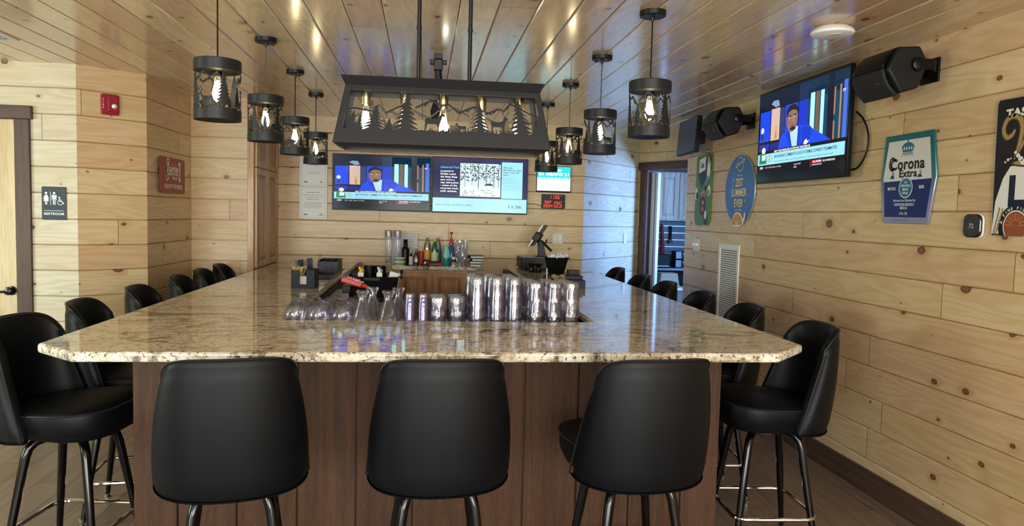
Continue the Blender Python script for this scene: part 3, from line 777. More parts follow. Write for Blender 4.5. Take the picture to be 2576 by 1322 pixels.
ANT = [[(.38, .88), (.30, 1.02), (.34, 1.18), (.46, 1.28)], [(.38, .88), (.46, 1.0), (.60, 1.10), (.60, 1.26)], [(.31, 1.04), (.18, 1.14)], [(.50, 1.03), (.52, 1.18)], [(.33, 1.12), (.26, 1.26)]]
BEAR = [(-.5, .32), (-.44, .52), (-.30, .62), (-.1, .60), (.14, .66), (.30, .60), (.42, .56), (.54, .44), (.52, .38), (.40, .36), (.34, .22), (.36, 0), (.26, 0), (.22, .20), (.10, .26), (-.12, .24), (-.20, .16), (-.16, 0), (-.28, 0), (-.34, .2), (-.40, .12), (-.42, 0), (-.52, 0), (-.50, .2)]
def put(poly, x, y, s, fl=1): return [(x + px * s * fl, y + py * s) for px, py in poly]
def deer(X, Y, x, y, s, fl=1, w=.0022, ant=True):
    m = inpoly(X, Y, put(DEER, x, y, s, fl))
    if ant:
        for a in ANT: m |= stroke(X, Y, put(a, x, y, s, fl), w)
    return m
def mount(X, Y, pts, w, snow=None):
    m = stroke(X, Y, pts, w * .6)
    for i in range(1, len(pts) - 1):      # shaded flank under each summit
        (x0, y0), (x1, y1), (x2, y2) = pts[i - 1], pts[i], pts[i + 1]
        if y1 > y0 and y1 > y2:
            k = .62; a = (x1 + (x0 - x1) * k, y1 + (y0 - y1) * k); b = (x1 + (x2 - x1) * .42, y1 + (y2 - y1) * .42)
            m |= inpoly(X, Y, [(x1, y1), (x1 + (a[0] - x1), a[1]), (a[0] + (x1 - a[0]) * .35, a[1] - w * .6), (x1 + (a[0] - x1) * .35, y1 - (y1 - a[1]) * .72), (x1 + (a[0] - x1) * .12, y1 - (y1 - a[1]) * .40), b])
    return m
def mask_mesh(m, fn, name, mat, parent, solid, smooth=40):
    ny, nx = m.shape; idx = -np.ones((ny + 1, nx + 1), int); vs = []; fs = []
    ys, xs = np.nonzero(m)
    for y, x in zip(ys, xs):
        q = []
        for dy, dx in ((0, 0), (0, 1), (1, 1), (1, 0)):
            if idx[y + dy, x + dx] < 0: idx[y + dy, x + dx] = len(vs); vs.append(fn(x + dx, y + dy))
            q.append(int(idx[y + dy, x + dx]))
        fs.append(tuple(q))
    # round the stair steps of the cut edges
    V = np.array(vs); acc = np.zeros_like(V); cnt = np.zeros(len(V)); from collections import Counter
    ec = Counter(); 
    for f in fs:
        for i in range(4): a, b = f[i], f[(i + 1) % 4]; ec[(min(a, b), max(a, b))] += 1
    B = [e for e, c in ec.items() if c == 1]
    for _ in range(1):
        acc[:] = 0; cnt[:] = 0
        for a, b in B: acc[a] += V[b]; acc[b] += V[a]; cnt[a] += 1; cnt[b] += 1
        k = cnt > 0; V[k] = V[k] * .5 + .5 * acc[k] / cnt[k][:, None]
    mb = MB(); mb.v = [tuple(p) for p in V]; mb.f = fs; mb.m = [0] * len(fs)
    return mb.build(name, mat, parent, solid=solid, smooth=smooth)

# ------------------------------------------------------------------ pendant lamps
PR, PZ0, PZ1 = .0975, 1.975, 2.238           # drum radius, bottom and top heights
def pendant_skin(v):
    r = random.Random(40 + v); cell = .0022; per = 2 * PI * PR; nx = int(per / cell); h = .178; ny = int(h / cell)
    X, Y = np.meshgrid((np.arange(nx) + .5) * per / nx, (np.arange(ny) + .5) * h / ny)
    m = np.zeros(X.shape, bool)
    def add(f, x):
        nonlocal m
        for k in (-per, 0, per): m |= f(x + k)
    hill = .010 + .006 * np.sin(X / per * 2 * PI * 3 + v) + .003 * np.sin(X / per * 2 * PI * 7)
    m |= Y < hill
    n = 9
    for i in range(n):
        x = per * (i + .25 * r.random()) / n
        if i % 3 == (v % 3): 
            s = .066
            if i % 2 == 0: add(lambda q: deer(X, Y, q, .012, s, 1 if r.random() > .5 else -1), x)
            else: add(lambda q: inpoly(X, Y, put(BEAR, q, .010, s * 1.2)), x)
            add(lambda q: mount(X, Y, [(q - .055, .118), (q - .015, .163), (q + .02, .135), (q + .045, .158), (q + .07, .125)], .013), x)
        else:
            hh = .11 + .055 * r.random() if i % 2 else .08 + .03 * r.random()
            tp_ = tree(0, .008, hh, hh * .52, 8, r)
            add(lambda q: inpoly(X, Y, [(a + q, b) for a, b in tp_]), x)
            tq = tree(0, .006, hh * .4, hh * .2, 5, r)
            add(lambda q: inpoly(X, Y, [(a + q + .022, b) for a, b in tq]), x)
    # a couple of tall trunks reach the upper band
    for x in (per * .13, per * .46, per * .80):
        tt = tree(0, .0, .180, .074, 11, r); add(lambda q: inpoly(X, Y, [(a + q, b) for a, b in tt]), x)
    m[-1] = True; m[0] = True
    return m, nx, ny, h
def make_pendant(v):
    t = thing('pendant_lamp', '', 'pendant lamp')
    ca = MB().lathe([(0, ZC), (.062, ZC), (.062, ZC - .022), (.058, ZC - .026), (0, ZC - .026)], 28).build('canopy', M_iron, t)
    n_ = MB()
    for sx in (-.043, .043): n_.lathe([(.006, -.036), (.006, -.026), (0, -.026)][::-1] + [(0, -.036)], 8, c=(sx, 0, ZC))
    n_.build('screw', M_iron, ca)
    MB().tube([(0, 0, ZC - .02), (0, 0, ZC - .05)], [.010, .006], 10).build('cord_grip', M_iron, ca)
    MB().tube([(0, 0, ZC - .02), (0, 0, PZ1 + .0)], .0034, 8).build('cord', M_blk, t)
    b = MB(); R = PR
    b.lathe([(R - .006, PZ1 - .050), (R + .003, PZ1 - .050), (R + .003, PZ1 - .003), (R - .001, PZ1), (0, PZ1), (0, PZ1 - .006), (R - .006, PZ1 - .006), (R - .006, PZ1 - .050)], 48)
    b.build('top_band', M_gun, t)
    b = MB().lathe([(R - .004, PZ0), (R + .003, PZ0), (R + .003, PZ0 + .043), (R - .004, PZ0 + .043), (R - .004, PZ0)], 48)
    b.build('bottom_band', M_gun, t)
    m, nx, ny, h = pendant_skin(v)
    z0 = PZ0 + .040
    def fn(x, y):
        a = 2 * PI * (x % nx) / nx; return (PR * math.cos(a), PR * math.sin(a), z0 + h * y / ny * .995)
    mask_mesh(m, fn, 'forest_cutout', M_gun, t, .0022)
    MB().lathe([(0, PZ1 - .006), (.022, PZ1 - .006), (.022, PZ1 - .065), (.018, PZ1 - .07), (0, PZ1 - .07)], 18).build('socket', M_plast, t)
    zb = PZ1 - .066
    bl = MB().lathe([(.012, zb), (.013, zb - .012), (.022, zb - .04), (.030, zb - .072), (.029, zb - .095), (.020, zb - .113), (.008, zb - .122), (0, zb - .123)], 20).build('bulb', M_bulb, t)
    f = MB()
    for k in range(8):
        a = PI * k / 4; f.tube([(.004 * math.cos(a), .004 * math.sin(a), zb - .022), (.012 * math.cos(a), .012 * math.sin(a), zb - .055), (.017 * math.cos(a), .017 * math.sin(a), zb - .080), (.010 * math.cos(a), .010 * math.sin(a), zb - .108)], [.002, .004, .0055, .004], 6)
    f.build('filament', M_fil, bl)
    return t
def lamp_light(name, loc, power, parent=None, r=.02, c='#ffe2b0'):
    l = bpy.data.lights.new(name, 'POINT'); l.energy = power; l.color = lin(c); l.shadow_soft_size = r
    o = bpy.data.objects.new(name, l); COL.objects.link(o); o.location = loc
    if parent: o.parent = parent
    return o
pend = [make_pendant(v) for v in (0, 1, 2)]
PL = []
for s_, xx in (('left', -.92), ('right', 1.058)):
    for i, y in enumerate((3.41, 4.40, 5.36, 6.36)):
        PL.append((xx, y, s_, ['nearest the camera', 'second from the camera', 'third from the camera', 'farthest from the camera'][i], i))
for k, (x, y, s_, w_, i) in enumerate(PL):
    lab = 'black drum pendant lamp with forest cut-outs in the %s row, %s' % (s_, w_)
    v = (k * 2 + (k // 4)) % 3
    if k < 3:
        v = k; o = pend[k]; o.location = (x, y, 0); o.rotation_euler = (0, 0, .4 * k + .2); o['label'] = lab; o['group'] = 'pendant lamps in the %s row' % s_
    else: o = dup(pend[v], (x, y, 0), 1.1 * k, lab, 'pendant lamps in the %s row' % s_)
    lamp_light('bulb_light', (x, y, 2.10), 2.2)

# ------------------------------------------------------------------ chandelier
ch = thing('chandelier', 'long black five-bulb light with mountain, tree and deer cut-outs above the bar', 'chandelier', (.072, 3.07, 0))
CZ0, CZ1 = 1.857, 2.090; HB, HT = .434, .390; DB, DT = .125, .082
def cut_panel(seed, Wb, Wt, flip=1, rich=True):
    cell = .002; nx = int(2 * Wb / cell); H = CZ1 - CZ0; ny = int(H / cell)
    X, Y = np.meshgrid((np.arange(nx) + .5) / nx * 2 * Wb - Wb, (np.arange(ny) + .5) / ny * H)
    r = random.Random(seed); half = Wb + (Wt - Wb) * 0
    m = (Y < .058 + .004 * np.sin(X * 190) * np.sin(X * 61)) | (Y > H - .022) | (np.abs(X) > half - .026 - .016 * (1 - Y / H) * 0)
    Xf = X * flip
    if rich:
        for (cx, y0, hh, ww) in ((-.285, .02, .135, .115), (-.158, .02, .190, .125), (.152, .03, .150, .090), (.325, .02, .182, .120), (-.375, .04, .090, .06), (.405, .03, .11, .06), (-.345, .03, .085, .06), (.385, .03, .08, .06), (-.225, .02, .085, .06)):
            m |= inpoly(Xf, Y, tree(cx, y0, hh, ww, 9, r))
        m |= mount(Xf, Y, [(-.42, .125), (-.375, .139), (-.30, .128)], .011)
        m |= mount(Xf, Y, [(-.24, .125), (-.195, .148), (-.15, .160)], .013)
        m |= mount(Xf, Y, [(-.12, .150), (-.055, .182), (-.01, .163), (.02, .168), (.062, .135), (.13, .163), (.20, .135)], .012)
        m |= mount(Xf, Y, [(.18, .135), (.235, .158), (.26, .150), (.29, .182), (.33, .160), (.42, .120)], .012)
        m |= deer(Xf, Y, -.040, .055, .086, 1); m |= deer(Xf, Y, .232, .056, .078, 1); m |= deer(Xf, Y, .072, .054, .045, -1, ant=False)
        for k in range(60):
            x = -.05 + r.random() * .36; hh = .012 + .012 * r.random(); m |= inpoly(Xf, Y, [(x - .003, .05), (x + (r.random() - .5) * .008, .055 + hh), (x + .003, .05)])
    else:
        for cx, hh in ((-.04, .12), (.035, .10)): m |= inpoly(Xf, Y, tree(cx, .04, hh, .05, 7, r))
        m |= mount(Xf, Y, [(-.12, .10), (-.03, .15), (.03, .12), (.12, .14)], .007)
    return m, nx, ny, H
def panel_fn(side, Wb, Wt, Db, Dt, nx, ny):
    def fn(x, y):
        f = y / ny; w = Wb + (Wt - Wb) * f; d = Db + (Dt - Db) * f; u = (x / nx * 2 - 1) * w; z = CZ0 + (CZ1 - CZ0) * f
        return {'f': (u, -d, z), 'b': (u, d, z), 'l': (-d, -u, z), 'r': (d, u, z)}[side]
    return fn
m, nx, ny, H = cut_panel(3, HB, HT); mask_mesh(m, panel_fn('f', HB, HT, DB, DT, nx, ny), 'front_panel', M_gun, ch, .002)
m, nx, ny, H = cut_panel(4, HB, HT, -1); mask_mesh(m, panel_fn('b', HB, HT, DB, DT, nx, ny), 'back_panel', M_gun, ch, .002)
m, nx, ny, H = cut_panel(5, DB, DT, 1, False); mask_mesh(m, panel_fn('l', DB, DT, HB, HT, nx, ny), 'side_panel', M_gun, ch, .002)
m, nx, ny, H = cut_panel(6, DB, DT, 1, False); mask_mesh(m, panel_fn('r', DB, DT, HB, HT, nx, ny), 'side_panel', M_gun, ch, .002)
rf = MB()
def ringz(w, d, z): return [(-w, -d, z), (w, -d, z), (w, d, z), (-w, d, z)]
def loft(mb, rings):
    o = len(mb.v); mb.v += [p for r in rings for p in r]
    for i in range(len(rings) - 1):
        for k in range(4): mb.f.append((o + i * 4 + k, o + i * 4 + (k + 1) % 4, o + i * 4 + 4 + (k + 1) % 4, o + i * 4 + 4 + k)); mb.m.append(0)
loft(rf, [ringz(HT, DT, CZ1 - .002), ringz(HT + .018, DT + .018, CZ1 + .034), ringz(HT + .016, DT + .016, CZ1 + .034), ringz(HT - .004, DT - .004, CZ1 + .002)])
rf.add(ringz(HT, DT, CZ1), [(0, 1, 2, 3)])
rf.build('top_flange', M_iron, ch, solid=.0015, smooth=0)
bf = MB(); loft(bf, [ringz(HB, DB, CZ0 + .001), ringz(HB - .028, DB - .028, CZ0 - .012), ringz(HB - .028, DB - .028, CZ0 - .002)]); bf.build('bottom_frame', M_gun, ch, solid=.002, smooth=0)
MB().box(-.37, .37, -.02, .02, CZ1 - .012, CZ1 - .002).build('lamp_bar', M_gun, ch, bevel=.002)
for i in range(5):
    x = -.316 + .158 * i
    MB().lathe([(0, CZ1 - .006), (.0195, CZ1 - .006), (.0195, CZ1 - .068), (.016, CZ1 - .07), (0, CZ1 - .07)], 20, c=(x, 0, 0)).build('socket', M_brass, ch)
    zb = CZ1 - .066
    bl = MB().lathe([(.012, zb), (.013, zb - .012), (.022, zb - .042), (.031, zb - .076), (.029, zb - .097), (.020, zb - .114), (.008, zb - .122), (0, zb - .123)], 20, c=(x, 0, 0)).build('bulb', M_bulb, ch)
    f = MB()
    for k in range(8):
        a = PI * k / 4; f.tube([(x + .005 * math.cos(a), .005 * math.sin(a), zb - .025), (x + .016 * math.cos(a), .016 * math.sin(a), zb - .075), (x + .010 * math.cos(a), .010 * math.sin(a), zb - .108)], [.0022, .0058, .004], 6)
    f.build('filament', M_fil, bl)
    lamp_light('bulb_light', (.072 + x, 3.07, 1.955), 2.0)
for x in (-.105, .105):
    rd = MB().tube([(x, 0, CZ1), (x, 0, ZC)], .0085, 12).build('rod', M_iron, ch)
    MB().tube([(x, 0, CZ1 + .25), (x, 0, CZ1 + .262)], .0105, 12).build('collar', M_iron, rd)
MB().box(-.16, .16, -.055, .055, ZC - .022, ZC).build('ceiling_plate', M_iron, ch, bevel=.003)

# ------------------------------------------------------------------ screens
def man_show(g, st):
    """studio picture: u 0..1, v 0..1 upwards"""
    E = lambda c, k=1.0: emit(c, st * k)
    r = lambda x0, y0, x1, y1, c, L=1, k=1.0: g.rect(x0, 1 - y1, x1, 1 - y0, E(c, k), L)
    P = lambda pts, c, L=1, k=1.0: g.poly([(x, 1 - y) for x, y in pts], E(c, k), L)
    e = lambda x, y, a, b, c, L=2, **kw: g.ell(x, 1 - y, a, b, E(c), L, **kw)
    r(0, 0, 1, 1, '#0a1024', 0)
    r(0, .02, 1, .20, '#101a2e', 1); r(.50, .02, 1, .66, '#15405a', 1); r(.50, .02, .60, .66, '#17294c', 2)
    r(.02, .21, .155, .55, '#1c44d8', 2); r(.165, .20, .275, .55, '#c9aa9c', 2); r(.28, .21, .335, .55, '#2c3a70', 2); r(.34, .20, .49, .62, '#1d3fd0', 2); r(.50, .20, .60, .6, '#1b35b8', 3)
    r(.155, .20, .165, .56, '#0a0f20', 3); r(.02, .55, .34, .58, '#101426', 3); r(.02, .58, .15, .66, '#1b2fa0', 3); r(.16, .58, .28, .66, '#16267a', 3)
    P([(.16, .14), (.19, .11), (.25, .115), (.27, .18), (.22, .19)], '#7c93b8', 3)
    r(.625, .15, .67, .62, '#a8f0ff', 3); r(.68, .15, .72, .60, '#6a5548', 3); r(.73, .15, .765, .66, '#a8f0ff', 3)
    r(.80, .02, .86, .66, '#12182a', 3); r(.862, .16, .875, .42, '#b2714a', 4); r(.862, .48, .875, .66, '#b2714a', 4); r(.915, .15, .93, .66, '#a87a5c', 4); r(.95, .12, .985, .66, '#4c66c8', 4)
    g.text('FT', .955, 1 - .215, .026, emit('#ffffff', st), 6, bold=.03)
    e(.055, .42, .022, .035, '#c8d0e0', 4); P([(.045, .45), (.065, .45), (.07, .53), (.04, .53)], '#30384c', 4)
    e(.232, .42, .018, .03, '#c9a25a', 4); P([(.222, .44), (.242, .44), (.246, .535), (.217, .535)], '#b08a42', 4)
    # jacket, shirt, head
    P([(.27, .69), (.285, .56), (.33, .50), (.40, .46), (.50, .44), (.57, .455), (.625, .47), (.68, .53), (.77, .59), (.86, .66), (.86, .69)], '#1446e0', 5)
    P([(.55, .46), (.62, .48), (.66, .54), (.60, .69), (.53, .69)], '#1038b8', 6)
    P([(.40, .47), (.50, .45), (.495, .69), (.43, .69)], '#a9cfe4', 6); P([(.40, .47), (.36, .52), (.43, .69), (.445, .69)], '#0f35b4', 7)
    P([(.50, .44), (.54, .50), (.51, .69), (.492, .69)], '#0f35b4', 7)
    P([(.57, .66), (.575, .62), (.60, .60), (.61, .625), (.63, .62), (.60, .66)], '#e4ecf4', 8)
    g.poly([(.425 + .066 * math.cos(a), 1 - .355 + (.145 if math.sin(a) < 0 else .125) * math.sin(a)) for a in [2 * PI * i / 30 for i in range(30)]], E('#86675c'), 8)
    P([(.362, .33), (.36, .27), (.385, .225), (.43, .205), (.475, .225), (.492, .27), (.492, .31), (.47, .275), (.42, .265), (.385, .285), (.375, .33)], '#231c1e', 9)
    e(.364, .375, .009, .028, '#745850', 9)
    e(.402, .35, .013, .008, '#d8d0cc', 10, n=12); e(.455, .345, .013, .008, '#d8d0cc', 10, n=12); e(.405, .35, .005, .008, '#180f10', 11, n=10); e(.458, .345, .005, .008, '#180f10', 11, n=10)
    P([(.385, .325), (.415, .318), (.417, .327), (.387, .335)], '#1c1416', 10); P([(.442, .318), (.472, .312), (.472, .322), (.443, .328)], '#1c1416', 10)
    P([(.43, .34), (.443, .34), (.452, .395), (.425, .395)], '#96766a', 10); e(.438, .435, .024, .011, '#7c4a4a', 10, n=14); e(.438, .465, .034, .02, '#2c2220', 9, n=16)
    # captions
    r(.0, .655, 1, .69, '#0b0f1c', 12); g.text('FIRST TAKE PRESENTED BY ESPN BET SPORTSBOOK', .225, 1 - .675, .020, emit('#ffffff', st), 14, w=.42, bold=.02, shear=.15, anchor='l')
    r(.01, .69, .985, .815, '#93d3ee', 12)
    P([(.03, .80), (.035, .70), (.06, .66), (.10, .66), (.125, .72), (.13, .80)], '#1e7c50', 13); e(.085, .65, .025, .035, '#e6eeee', 14); r(.065, .70, .115, .76, '#e8efe8', 14)
    e(.165, .745, .030, .036, '#2c8a60', 13); e(.165, .745, .025, .030, '#c6e0e0', 14); g.text('G', .165, 1 - .745, .036, emit('#1f6c48', st), 15, bold=.04)
    g.text("ARE PARSONS' COMMENTS A DIG AT FORMER COWBOYS TEAMMATES?", .225, 1 - .733, .031, emit('#13293c', st), 14, w=.69, bold=.02, anchor='l')
    g.text('"I\'ve never been in a locker room with guys like this...it makes it exciting to come to work"', .225, 1 - .785, .018, emit('#284054', st), 14, w=.66, shear=.15, anchor='l')
    r(.0, .815, 1, .90, '#070a14', 12)
    g.text('ESPN', .065, 1 - .845, .024, emit('#e8e8ee', st), 14, bold=.03, shear=.15)
    g.text('SAT 12:00  Illinois vs Duke', .12, 1 - .845, .018, emit('#d8d8e0', st), 14, w=.20, anchor='l')
    g.text('Noon ET SAT', .475, 1 - .845, .017, emit('#d8d8e0', st), 14, anchor='l', bold=.01); g.text('ESPN', .475, 1 - .875, .017, emit('#d8d8e0', st), 14, anchor='l', bold=.02)
    r(.655, .82, .66, .90, '#c01838', 14); r(.672, .828, .775, .86, '#b81c38', 13); g.text('ALL OF ESPN.', .725, 1 - .845, .018, emit('#ffffff', st), 15, w=.09, bold=.02); g.text('ALL IN ONE PLACE.', .782, 1 - .845, .018, emit('#ffffff', st), 14, w=.12, anchor='l', bold=.02)
    g.text('DOWNLOAD NOW', .672, 1 - .875, .014, emit('#e0e0e0', st), 14, anchor='l', bold=.02)
    r(.0, .90, 1, 1, '#070914', 12)
def tv(name, label, w, h, loc, rot, draw, st, bez=.008, th=.055):
    t = thing(name, label, 'television', loc, rot=rot)
    MB().box(-w / 2, w / 2, 0, .03, -h / 2, h / 2).build('housing', M_plast, t, bevel=.004)
    MB().taper((-w * .36, w * .36, .03, .031), (-w * .36, w * .36, .03, .031), 0, .001)
    MB().box(-w * .38, w * .38, .03, th, -h * .42, h * .1).build('back_cover', M_plast, t, bevel=.006)
    g = GFX(w - 2 * bez, h - 2 * bez - .006, .00012)
    draw(g, st)
    g.build('screen', t, loc=(-(w / 2 - bez), -.0015, -(h / 2 - bez - .006)), rot=UP)
    return t
def sign_board(g, st):
    E = lambda c: emit(c, st)
    g.rect(0, 0, 1, 1, E('#0d0f46'), 0); g.rect(.5, .27, 1, 1, E('#15164e'), 1)
    g.rect(0, 0, 1, .255, E('#a5dcf4'), 2)
    g.text("' sites, Family, and Rustic cabins!", .015, .13, .034, E('#315068'), 4, w=.41, anchor='l')
    g.ell(.715, .14, .012, .02, E('#d4c75a'), 4, n=16); g.text("71°", .715, .075, .022, E('#7ea6b8'), 4)
    g.text('11:36', .875, .115, .058, E('#1b2b3c'), 4, w=.135)
    g.text('Lakewood Park', .078, .825, .040, E('#4fb4f4'), 4, w=.20, bold=.025, anchor='l')
    for i, s_ in enumerate(('Located in', 'Kiddie Land,', 'the Beep Beep', 'cars were a', 'top attraction', '- some of the', 'concrete track', 'still exists.')):
        g.text(s_, .078, .752 - i * .053, .032, E('#f4f6ff'), 4, w=.0136 * len(s_), bold=.03, anchor='l')
    g.rect(.285, .29, .715, .905, E('#cfe3ea'), 3)
    r = random.Random(5)
    g.poly([(.285, .29), (.285, .50), (.40, .47), (.56, .48), (.715, .44), (.715, .29)], E('#e2f1f2'), 4)
    for k in range(260):
        x = .29 + .42 * r.random(); y = .58 + .32 * r.random()
        if (x < .40 and r.random() < .4): continue
        g.ell(x, y, .004 + .007 * r.random(), .006 + .012 * r.random(), E(r.choice(['#243a3a', '#32504c', '#1c2e34', '#56746c', '#9fbcc0'])), 5 + k % 3, n=7)
    for x, w_, y0 in ((.335, .004, .46), (.41, .003, .5), (.475, .007, .44), (.56, .005, .5), (.64, .006, .46), (.69, .005, .48), (.60, .003, .5)):
        g.rect(x, y0, x + w_, .86, E('#232c30'), 9)
    for k in range(45): 
        x = .31 + .37 * r.random(); y = .30 + .13 * r.random(); g.ell(x, y, .018 * r.random() + .005, .005, E(r.choice(['#7d9484', '#5e7a64', '#9db0a0'])), 8, n=8)
    g.poly([(.54, .50), (.56, .535), (.61, .54), (.64, .51), (.63, .50)], E('#2b3236'), 10)
    g.rect(.725, .265, .95, .945, E('#9fe0ee'), 3)
    for i, s_ in enumerate(('49ers add', 'McCaffrey to injury', 'report with calf', 'issue')): g.text(s_, .742, .845 - i * .045, .026, E('#28485c'), 5, w=.0105 * len(s_), bold=.02, anchor='l')
    for i, s_ in enumerate(('Running back', 'Christian McCaffrey', 'was added to the San', 'Francisco 49ers injury', 'report Thursday night', 'because of a calf issue.')): g.text(s_, .742, .64 - i * .042, .018, E('#5f93a8'), 5, w=.0085 * len(s_), anchor='l')
tv('television', 'black television showing a man in a blue jacket, on the back wall', 1.022, .585, (-.444, 7.79, 1.888), (0, 0, 0), man_show, 1.15)
tv('television', 'black television showing a park photograph and the time, on the back wall', 1.022, .592, (.590, 7.79, 1.889), (0, 0, 0), sign_board, 1.1)
trv = tv('television', 'large black television showing a man in a blue jacket, mounted on the right wall', 1.20, .675, (2.52, 4.738, 2.208), (0, 0, -PI / 2), man_show, 1.25)
MB().box(-.12, .12, .05, .118, -.1, .1).build('wall_mount', M_plast, trv, bevel=.003)
cb = [(.50 + .0 * i, 0, 0) for i in range(1)]
MB().tube(sm([(.55, .075, .06), (.61, .09, .0), (.645, .1, -.09), (.64, .1, -.18), (.60, .09, -.26), (.54, .08, -.29), (.48, .06, -.27)]), .006, 8).build('cable', M_plast, trv)
dt = thing('television', 'small switched-off television turned away at the far end of the right wall', 'television', (2.46, 6.72, 2.372), rot=(math.radians(-4), 0, -PI / 2 - .06))
MB().box(-.29, .29, 0, .045, -.165, .165).build('housing', M_plast2, dt, bevel=.004)
MB().box(-.28, .28, -.002, 0, -.155, .158).build('screen', flat('#1b2028', .3), dt)
MB().box(-.06, .06, .045, .16, -.06, .06).build('wall_mount', M_plast, dt)

# lit poster and LED clock
lb = thing('illuminated_sign', 'brightly lit teal and white age-notice sign on the back wall', 'sign', (1.392, 7.835, 1.985))
MB().prism(rrect(-.19, -.143, .19, .143, .012), lambda u, v, k: (u, -.02 * k + .02, v)).build('frame', M_plast2, lb, bevel=.002)
g = GFX(1, 1, .0002); E_ = lambda c, k=1.9: emit(c, k)
g.rect(-.183, -.125, .183, .136, E_('#effcff', 1.7), 0); g.rect(-.183, .02, .183, .136, E_('#35d2d6', 1.2), 1)
for i in range(9): x = -.183 + i * .0407; g.poly([(x, .02), (x + .0203, -.02 + .01 * (i % 2)), (x + .0407, .02)], E_('#7fe4e4', 1.3), 1)
g.text('REMEMBER', 0, .095, .020, E_('#f4ffff'), 3, bold=.03, w=.16); g.text('21 MEANS 21', 0, .055, .030, E_('#f4ffff'), 3, bold=.04, w=.33)
g.build('poster', lb, loc=(0, -.001, 0), rot=UP)
MB().box(-.19, .19, -.008, 0, -.143, -.128).build('lower_lip', M_plast2, lb)
ck = thing('led_clock', 'black wall clock with red LED digits below the lit sign', 'clock', (1.394, 7.83, 1.744))
MB().box(-.128, .128, 0, .03, -.077, .077).build('case', M_plast, ck, bevel=.004)
g = GFX(1, 1, .0002); R_ = emit('#ff3a22', 2.2)
SEG = {'0': 'abcdef', '1': 'bc', '2': 'abged', '3': 'abgcd', '4': 'fgbc', '5': 'afgcd', '6': 'afgedc', 'S': 'afgcd', 'E': 'afged', 'P': 'abfge', '9': 'abfgcd'}
def seg(c, x, y, w, h, m):
    k = w * .2; o = w * .06
    D = {'a': (x, y + h - k, x + w, y + h), 'g': (x, y + h / 2 - k / 2, x + w, y + h / 2 + k / 2), 'd': (x, y, x + w, y + k),
         'f': (x, y + h / 2 + o, x + k, y + h - o), 'b': (x + w - k, y + h / 2 + o, x + w, y + h - o), 'e': (x, y + o, x + k, y + h / 2 - o), 'c': (x + w - k, y + o, x + w, y + h / 2 - o)}
    for s_ in SEG[c]: g.rect(*D[s_], m, 1)
for i, c in enumerate('1136'): seg(c, -.045 + i * .030, .030, .020, .038, R_)
for i, c in enumerate('SEP'): seg(c, -.095 + i * .026, -.022, .018, .030, R_)
for i, c in enumerate('2004'): seg(c, -.108 + i * .026, -.064, .019, .030, R_)
for i, c in enumerate('05'): seg(c, .012 + i * .045, -.062, .034, .060, R_)
g.ell(.083, .060, .004, .004, R_, 1, n=8)
g.build('digits', ck, loc=(0, -.001, 0), rot=UP)
MB().tube([(-.128, .02, -.05), (-.18, .02, -.035), (-.24, .022, -.03), (-.30, .024, -.03)], .003, 6).build('cord', M_plast, ck)

# notices
def paper(st, z0, z1, lines, big):
    pass
for k, (zc, lab) in enumerate(((2.000, 'upper white framed paper notice on the back wall, left of the televisions'), (1.660, 'lower white framed paper notice on the back wall, left of the televisions'))):
    n = thing('framed_notice', lab, 'notice', (-1.155, 7.855, zc), group=None)
    H2 = .165
    MB().box(-.142, .142, -.012, 0, -H2, H2).build('frame', M_white, n, bevel=.002)
    g = GFX(1, 1, .0003); ink = flat('#555a60', .7); ink2 = flat('#8d9298', .7)
    g.rect(-.130, -H2 + .010, .130, H2 - .010, flat('#e9ebe8', .6), 0)
    for a, b, c, d in ((-.122, -H2 + .018, .122, -H2 + .0195), (-.122, H2 - .0195, .122, H2 - .018), (-.122, -H2 + .018, -.1205, H2 - .018), (.1205, -H2 + .018, .122, H2 - .018)): g.rect(a, b, c, d, ink2, 1)
    if k:
        g.text('Please take notice:', 0, .110, .011, ink, 2, w=.135, bold=.02, shear=.2)
        for i, (s_, w_) in enumerate((('You must be at least 21 years of age', .22), ('to purchase or consume', .145), ('alcoholic beverages.', .125))): g.text(s_, 0, .082 - i * .022, .0095, ink, 2, w=w_, bold=.01, shear=.2)
        for i in range(6): g.rect(-.10, .002 - i * .011, .10 - .012 * (i % 3), .0045 - i * .011, ink2, 2)
    else:
        g.text("It's the law!", 0, .055, .011, ink, 2, w=.08, bold=.01, shear=.2); g.text('ID required', 0, .118, .010, ink, 2, w=.13, shear=.2)
        for i in range(3): g.rect(-.07 + .02 * (i == 2), -.02 - i * .010, .07 - .02 * (i == 2), -.018 - i * .010, ink2, 2)
    g.rect(-.098, -.128, -.058, -.118, ink, 2); g.rect(-.098, -.112, -.078, -.110, ink2, 2); g.rect(.055, -.128, .105, -.124, ink, 2); g.rect(.074, -.120, .086, -.110, ink, 2)
    g.build('printed_sheet', n, loc=(0, -.0125, 0), rot=UP)

# switches
def switch_plate(label, loc, rz, w, h, kind, nm='light_switch'):
    t = thing(nm, label, 'light switch', loc, rz)
    MB().prism(rrect(-w / 2, -h / 2, w / 2, h / 2, .006), lambda u, v, k: (u, -.006 * k, v)).build('plate', M_offw, t, bevel=.0015)
    if kind == 'dimmer':
        for x in (-w / 4, w / 4):
            MB().box(x - .017, x + .017, -.010, -.005, -.035, .035).build('slider_track', M_white, t, bevel=.001)
            MB().box(x - .006, x + .006, -.018, -.009, .012 if x < 0 else .022, .022 if x < 0 else .032).build('slider', flat('#ffffff', .3), t, bevel=.001)
    elif kind == 'toggle':
        for x in (-w / 3.4, 0, w / 3.4):
            MB().taper((x - .005, x + .005, -.022, -.005), (x - .004, x + .004, -.026, -.012), -.008, .012).build('toggle', flat('#ffffff', .3), t, bevel=.001)
    else: MB().box(-.017, .017, -.010, -.004, -.034, .034).build('rocker', M_white, t, bevel=.002)
